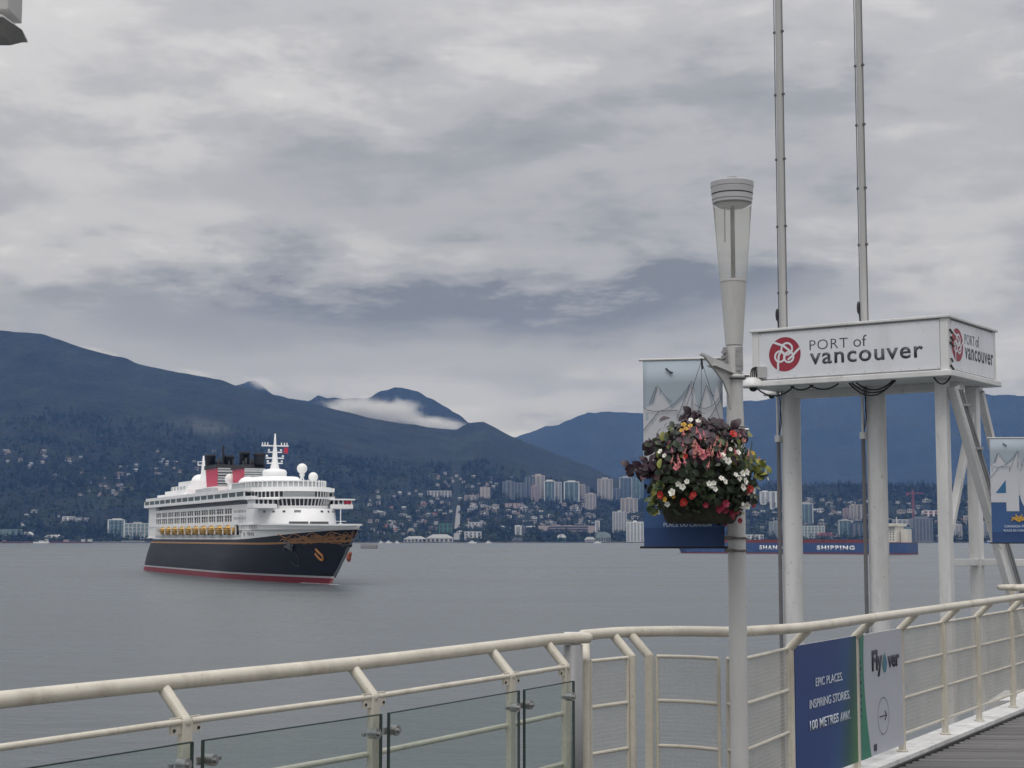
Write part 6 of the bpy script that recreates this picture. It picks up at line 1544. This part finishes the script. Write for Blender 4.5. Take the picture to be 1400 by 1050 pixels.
# church-like and steep street
rd = MB()
prev = None
for py, hw in ((739, 4.0), (728, 3.8), (716, 3.3), (706, 3.0), (698, 2.6), (692, 2.0)):
    c = hit(624 + (739 - py) * 0.06, py); k = c.y / F; cur = (c.x - hw * k, c.x + hw * k, c.y, c.z + 2.2)
    if prev: rd.add([(prev[0], prev[2], prev[3]), (prev[1], prev[2], prev[3]), (cur[1], cur[2], cur[3]), (cur[0], cur[2], cur[3])], [(0, 1, 2, 3)])
    prev = cur
tag(rd.build('road', mat('street_grey', (0.17, 0.17, 0.175), 0.9, var=0.15, vscale=0.03)), 'straight grey street climbing the far hillside', kind='structure')
# seawall and quay edge
q = MB()
for i in range(60):
    x0 = -2800 + i * 96; q.box(x0, x0 + 95.5, SHORE - 32 - 6 * (i % 3), SHORE + 8, -1.5, 2.4 + 0.5 * ((i * 7) % 3))
tag(q.build('shore', mat('seawall_stone', (0.14, 0.135, 0.125), 0.9, var=0.3, vscale=0.02)), 'stone seawall and strip of shore along the far side', kind='structure')
# tower crane
c = hit(1249, 716); k = c.y / F; cr = thing('tower_crane', 'red tower crane above the far rooftops', 'tower crane', (c.x, c.y, c.z - 1))
CRM = mat('crane_red', (0.30, 0.07, 0.07), 0.6, var=0.1)
q = MB(); H = 41 * k
for a in (-2.6, 2.6):
    for b_ in (-2.6, 2.6): q.bar((a, b_, 0), (a, b_, H), 1.0, 1.0)
for i in range(16):
    z = H * i / 16; z2 = H * (i + 1) / 16; s_ = 1 if i % 2 else -1; q.bar((-2.6 * s_, -2.6, z), (2.6 * s_, -2.6, z2), 0.8, 0.8)
q.build('crane_mast', CRM, cr)
q = MB(); q.bar((-9 * k, 0, H), (14 * k, 0, H + 0.6), 2.2, 1.4); q.bar((-9 * k, 0, H + 4), (14 * k, 0, H + 3), 1.0, 1.0)
for i in range(12): q.bar((-9 * k + i * 23 * k / 12, 0, H), (-9 * k + (i + .5) * 23 * k / 12, 0, H + 3.6), 0.8, 0.8)
q.build('jib', CRM, cr); q = MB(); q.box(-9 * k, -6 * k, -2, 2, H - 5, H); q.box(-1.8, 1.8, -2, 2, H, H + 12); q.build('counterweight', CRM, cr)

# ------------------------------------------------------------------ houses on the slope (one mesh per kind, one object per house)
def house_me(wall, roof, w_, d_, hh, rf, flat=False):
    q = MB().box(-w_ / 2, w_ / 2, -d_ / 2, d_ / 2, -5, hh, 0)
    if flat: q.box(-w_ / 2 - .4, w_ / 2 + .4, -d_ / 2 - .4, d_ / 2 + .4, hh, hh + 0.8, 1); q.box(-w_ * .3, w_ * .1, -2, 2, hh + .8, hh + 2.6, 0)
    else:
        q.add([(-w_ / 2 - .6, -d_ / 2 - .6, hh), (w_ / 2 + .6, -d_ / 2 - .6, hh), (w_ / 2 + .6, d_ / 2 + .6, hh), (-w_ / 2 - .6, d_ / 2 + .6, hh), (-w_ / 2 - .6, 0, hh + rf), (w_ / 2 + .6, 0, hh + rf)],
              [(0, 1, 5, 4), (2, 3, 4, 5), (0, 4, 3), (1, 2, 5)], 1)
    for i in range(3):
        x = -w_ / 2 + w_ * (i + 0.5) / 3; q.box(x - w_ * .09, x + w_ * .09, -d_ / 2 - 0.15, -d_ / 2 + 0.1, hh * 0.35, hh * 0.8, 2)
    me = bpy.data.meshes.new('house'); me.from_pydata(q.v, [], q.f)
    for m in (wall, roof, TDK): me.materials.append(m)
    me.polygons.foreach_set('material_index', q.m); return me
HW = mat('house_white', (0.47, 0.47, 0.465), 0.8, var=.1, vscale=.1, rand=.2); HC = mat('house_cream', (0.36, 0.335, 0.30), 0.8, var=.1, vscale=.1, rand=.2); HG = mat('house_grey', (0.21, 0.22, 0.23), 0.8, var=.1, vscale=.1, rand=.2); HB_ = mat('house_brown', (0.17, 0.12, 0.10), 0.8, var=.1, vscale=.1, rand=.2)
RG = mat('roof_grey', (0.15, 0.155, 0.165), 0.85, var=.2, vscale=.1, rand=.25); RL = mat('roof_pale', (0.30, 0.31, 0.32), 0.8, var=.2, vscale=.1, rand=.2); RB = mat('roof_brown', (0.12, 0.09, 0.08), 0.85, var=.2, vscale=.1, rand=.2)
KINDS_ = {
 'white': (house_me(HW, RG, 13, 10, 6, 4), 'white house with grey gable roof'),
 'cream': (house_me(HC, RB, 12, 10, 6, 4.5), 'cream house with brown gable roof'),
 'grey': (house_me(HG, RL, 13, 11, 6, 3.5), 'grey house with pale gable roof'),
 'red': (house_me(HC, ROOFR, 13, 10, 6, 4), 'cream house with red gable roof'),
 'low': (house_me(HW, RL, 24, 13, 8, 0, True), 'white flat roofed low block'),
 'tan': (house_me(HC, RG, 26, 13, 11, 0, True), 'tan flat roofed low block'),
 'slate': (house_me(HG, RG, 22, 13, 9, 0, True), 'grey flat roofed low block')}
hr_ = random.Random(11)
ZONES = [  # px0, px1, y0, y1, count, kinds, size
 (505, 622, 688, 732, 56, ['white', 'grey', 'cream', 'white', 'red', 'low'], 1.0), (640, 815, 690, 724, 88, ['white', 'grey', 'cream', 'white', 'low', 'tan'], 1.0), (500, 690, 672, 692, 24, ['white', 'grey', 'cream'], 0.9),
 (598, 700, 648, 668, 26, ['white', 'cream', 'grey'], 0.9), (815, 990, 690, 735, 24, ['low', 'tan', 'white'], 1.0), (1015, 1290, 683, 734, 110, ['white', 'grey', 'tan', 'low', 'slate', 'cream', 'white'], 1.05), (1296, 1400, 686, 735, 34, ['white', 'low', 'slate', 'red', 'cream'], 1.05),
 (0, 62, 617, 643, 15, ['grey', 'cream', 'grey'], 1.0), (85, 112, 626, 636, 5, ['cream', 'grey'], 0.9), (148, 186, 636, 658, 10, ['grey', 'cream'], 1.0), (198, 300, 615, 650, 17, ['grey', 'grey', 'cream'], 1.0), (125, 182, 664, 680, 12, ['grey', 'cream'], 0.9), (60, 150, 648, 680, 8, ['cream', 'grey'], 0.8), (5, 135, 700, 730, 10, ['white', 'grey', 'low'], 0.8), (545, 640, 720, 731, 8, ['low', 'slate', 'white'], 1.0)]
WHERE = ['west of the steep street', 'between the steep street and the towers', 'on the slope above the steep street', 'high under the ridge behind the towers', 'below the blue glass tower', 'behind the sign tower columns', 'behind the diagonal braces',
         'on the highest western slope', 'on the open western slope', 'on the slope above the glass office block', 'on the slope behind the funnels', 'in the pale row above the dark wood', 'scattered over the western wood', 'low by the western shore', 'behind the ferry sheds']
placed = []
for (x0, x1, y0, y1, cnt, kinds, sz), wh in zip(ZONES, WHERE):
    for _ in range(cnt):
        kd = hr_.choice(kinds); c = hit(hr_.uniform(x0, x1), hr_.uniform(y0, y1))
        if abs(700 + F * c.x / c.y - 624) < 5 and c.y < 6200: continue
        nm_ = 'low_block' if kd in ('low', 'tan', 'slate') else 'house'; o = put(nm_, KINDS_[kd][0]); s_ = sz * hr_.uniform(0.8, 1.25); o.location = (c.x, c.y, c.z); o.scale = (s_, s_, s_); o.rotation_euler = (0, 0, hr_.uniform(-0.5, 0.5))
        tag(o, KINDS_[kd][1] + ' ' + wh, 'house' if nm_ == 'house' else 'building', ('houses ' if nm_ == 'house' else 'low blocks ') + wh); placed.append(c)
# ------------------------------------------------------------------ trees: 280 nearest as things, the rest as one wood
TREEC = mat('conifer_green', (0.014, 0.021, 0.014), 0.95, var=0.45, vscale=0.12, spec=0.1, rand=0.35); TREED = mat('broadleaf_green', (0.036, 0.048, 0.024), 0.95, var=0.45, vscale=0.12, spec=0.1, rand=0.4); TRK = mat('trunk_brown', (0.06, 0.045, 0.035), 0.9)
def crown(kind, seed, n=70):
    r_ = random.Random(seed); vs = []; fs = []
    for _ in range(n):
        if kind == 'c':
            z = r_.uniform(0.10, 1.0); a = r_.uniform(0, 6.28); rad = 0.24 * (1 - z) ** 0.8 * r_.uniform(0.5, 1.15) + 0.01; c = Vector((rad * math.cos(a), rad * math.sin(a), z)); s_ = 0.10 * (1.15 - z * 0.75); dr = Vector((math.cos(a), math.sin(a), -0.55))
        else:
            u = Vector((r_.gauss(0, 1), r_.gauss(0, 1), r_.gauss(0, 1))).normalized(); q = r_.uniform(0.55, 1.0); c = Vector((u.x * 0.40 * q, u.y * 0.40 * q, 0.60 + u.z * 0.38 * q)); s_ = r_.uniform(0.10, 0.17); dr = u
        x = dr.cross(Vector((r_.random(), r_.random(), r_.random()))).normalized(); y = dr.cross(x).normalized(); o = len(vs)
        vs += [tuple(c + x * s_), tuple(c - x * s_ * 0.6 + y * s_), tuple(c - x * s_ * 0.6 - y * s_), tuple(c + dr.normalized() * s_ * 0.9)]
        fs += [(o, o + 1, o + 3), (o + 1, o + 2, o + 3), (o + 2, o, o + 3)]
    return vs, fs
def tree_me(kind, seed, m):
    vs, fs = crown(kind, seed); q = MB(); q.add(vs, fs, 0); q.tube([(0, 0, -0.1), (0, 0, 0.5)], 0.022, 5, 1)
    me = bpy.data.meshes.new('tree'); me.from_pydata(q.v, [], q.f); me.materials.append(m); me.materials.append(TRK); me.polygons.foreach_set('material_index', q.m); return me
TC = [tree_me('c', s, TREEC) for s in range(4)]; TD = [tree_me('d', 20 + s, TREED) for s in range(4)]
for i in range(285):
    wh = ['below the towers along the water', 'along the western shore', 'around the ferry sheds', 'behind the blue carrier'][0 if i < 95 else 1 if i < 150 else 2 if i < 200 else 3]
    if i < 95: px, py = hr_.uniform(668, 812), hr_.uniform(726, 741)
    elif i < 150: px, py = hr_.uniform(0, 150), hr_.uniform(715, 738)
    elif i < 200: px, py = hr_.uniform(500, 660), hr_.uniform(722, 739)
    else: px, py = hr_.uniform(1012, 1400), hr_.uniform(715, 742)
    if 552 < px < 660 and py > 730 or 815 < px < 836: continue
    c = hit(px, py); con = hr_.random() < 0.35; o = put('conifer' if con else 'broadleaf_tree', hr_.choice(TC if con else TD)); hh = hr_.uniform(15, 27) if con else hr_.uniform(10, 18)
    w_ = hh * hr_.uniform(0.85, 1.25); o.location = (c.x, c.y, c.z - 0.5); o.scale = (w_, w_, hh); o.rotation_euler = (0, 0, hr_.uniform(0, 6.28))
    tag(o, ('dark pointed conifer growing ' if con else 'rounded broadleaf tree growing ') + wh, 'tree', ('conifers ' if con else 'broadleaf trees ') + wh)
def wood(name, label, count, seed, m, kind, yr, hts, dens):
    g_ = np.random.default_rng(seed); sl_ = g_.uniform(-0.36, 0.36, count * 3); Y_ = g_.uniform(yr[0] ** 0.5, yr[1] ** 0.5, count * 3) ** 2; X_ = sl_ * Y_
    p_ = dens(X_, Y_); keep = g_.random(len(X_)) < p_; X_, Y_ = X_[keep][:count], Y_[keep][:count]; Z_ = terr(X_, Y_)
    protos = [crown(kind, seed + s, 26 if kind == 'd' else 22) for s in range(6)]; V = []; Fc = []; off = 0
    for s in range(6):
        v = np.array(protos[s][0]); f = np.array(protos[s][1]); idx = np.arange(s, len(X_), 6); n = len(idx)
        hh = g_.uniform(*hts, n); w_ = hh * g_.uniform(0.8, 1.25, n); a = g_.uniform(0, 6.28, n)
        x = (v[None, :, 0] * np.cos(a)[:, None] - v[None, :, 1] * np.sin(a)[:, None]) * w_[:, None] + X_[idx][:, None]; y = (v[None, :, 0] * np.sin(a)[:, None] + v[None, :, 1] * np.cos(a)[:, None]) * w_[:, None] + Y_[idx][:, None]; z = v[None, :, 2] * hh[:, None] + Z_[idx][:, None] - 1.5
        V.append(np.stack([x, y, z], -1).reshape(-1, 3)); Fc.append((f[None] + (np.arange(n) * len(v))[:, None, None] + off).reshape(-1, 3)); off += n * len(v)
    V = np.concatenate(V); Fc = np.concatenate(Fc); me = bpy.data.meshes.new(name)
    me.vertices.add(len(V)); me.vertices.foreach_set('co', V.astype(np.float32).ravel()); me.loops.add(Fc.size); me.loops.foreach_set('vertex_index', Fc.ravel().astype(np.int32)); me.polygons.add(len(Fc)); me.polygons.foreach_set('loop_start', (np.arange(len(Fc)) * 3).astype(np.int32))
    me.materials.append(m); me.update(calc_edges=True); return tag(put(name, me), label, 'wood', kind='stuff')
clear = np.array([(c.x, c.y) for c in placed])
def patch(X_, Y_, sc, seed): return smooth(0.38, 0.62, fbm(X_ / sc, Y_ / sc, 3, seed))
wood('forest', 'dark conifers covering the far hillside', 10500, 31, TREEC, 'c', (SHORE + 20, 7300), (16, 34), lambda X_, Y_: np.where(np.abs(X_ / Y_ + 0.0345) < 0.0032, 0, 0.25 + 0.75 * patch(X_, Y_, 160, 5)) * np.where(X_ / Y_ < -0.1, 1, 0.45 + 0.55 * (Y_ > 6300)))
wood('woodland', 'broadleaf trees between the houses of the far town', 6500, 61, TREED, 'd', (SHORE + 10, 7000), (9, 17), lambda X_, Y_: np.where(np.abs(X_ / Y_ + 0.0345) < 0.0032, 0, 0.10 + 0.80 * patch(X_, Y_, 120, 9)))

# ------------------------------------------------------------------ boats along the far shore
def vessel(px0, px1, Y, hull_m, label, kind, hgt=3.0, cabin=()):
    a, b_ = at(px0, 740, Y), at(px1, 740, Y); ln = abs(b_.x - a.x); o = thing('barge' if kind == 'barge' else 'boat', label, kind, ((a.x + b_.x) / 2, Y, 0))
    q = MB(); w_ = min(ln * 0.3, 12); sec = lambda z: [(-ln / 2 + 0.04 * ln * (1 - z / hgt), -w_ / 2), (ln * 0.40, -w_ / 2), (ln * (0.44 + 0.06 * z / hgt), 0), (ln * 0.40, w_ / 2), (-ln / 2 + 0.04 * ln * (1 - z / hgt), w_ / 2)]
    A, B_ = sec(0), sec(hgt); n = 5; q.add([(x, y, -0.6) for x, y in A] + [(x, y, hgt) for x, y in B_], [tuple(range(n - 1, -1, -1)), tuple(range(n, 2 * n))] + [(i, (i + 1) % n, n + (i + 1) % n, n + i) for i in range(n)]); q.build('hull', hull_m, o)
    for c0, c1, z1, m in cabin:
        cb3 = MB().box(ln * (c0 - 0.5), ln * (c1 - 0.5), -w_ * .35, w_ * .35, hgt, hgt + z1).build('cabin', m, o)
        MB().box(ln * (c0 - 0.5) - .1, ln * (c1 - 0.5) + .1, -w_ * .36, w_ * .36, hgt + z1 * .5, hgt + z1 * .78).build('window', TDK, cb3)
BRG = mat('barge_rust', (0.10, 0.05, 0.045), 0.8, var=.3, vscale=.1)
vessel(2, 64, 4650, BRG, 'longest rusty barge moored at the left shore', 'barge', 5.5, ((0.02, 0.10, 4, TGY),))
vessel(46, 68, 4560, CW, 'white motor yacht lying before the rusty barge', 'boat', 4, ((0.35, 0.8, 4, CW), (0.7, 0.9, 8, CW)))
vessel(68, 126, 4620, BRG, 'dark barge with two white huts on its deck', 'barge', 5, ((0.33, 0.45, 5, mat('hut_pink', (0.5, 0.38, 0.38), .7)), (0.75, 0.83, 6, CW), (0.9, 1.0, 6.5, CW)))
vessel(128, 205, 4700, mat('dock_grey', (0.15, 0.15, 0.15), 0.8), 'grey dock barge below the glass office block', 'barge', 5, ((0.5, 0.9, 2, CON),))
vessel(493, 517, 2300, mat('barge_grey', (0.22, 0.21, 0.21), 0.8), 'grey flat barge beyond the cruise ship bow', 'barge', 5.2, ((0.05, 0.85, 2.4, CON),))
for a_, b_, lab in ((518, 524, 'small white boat right of the grey barge'), (527, 536, 'small white cabin cruiser left of the ferry sheds'), (540, 546, 'small grey workboat at the first ferry shed'), (640, 652, 'white launch below the stepped waterfront hall'), (664, 672, 'small white boat off the dark waterside trees'), (812, 822, 'white boat moored left of the arched hall'), (1285, 1300, 'dark tug beside the corner column'), (1346, 1362, 'blue hulled boat behind the brace foot')):
    vessel(a_, b_, 4600, mat('tug_blue', (0.05, 0.08, 0.18), .6) if 'blue' in lab or 'tug' in lab else CW, lab, 'boat', 3.5, ((0.25, 0.65, 4, CW),))
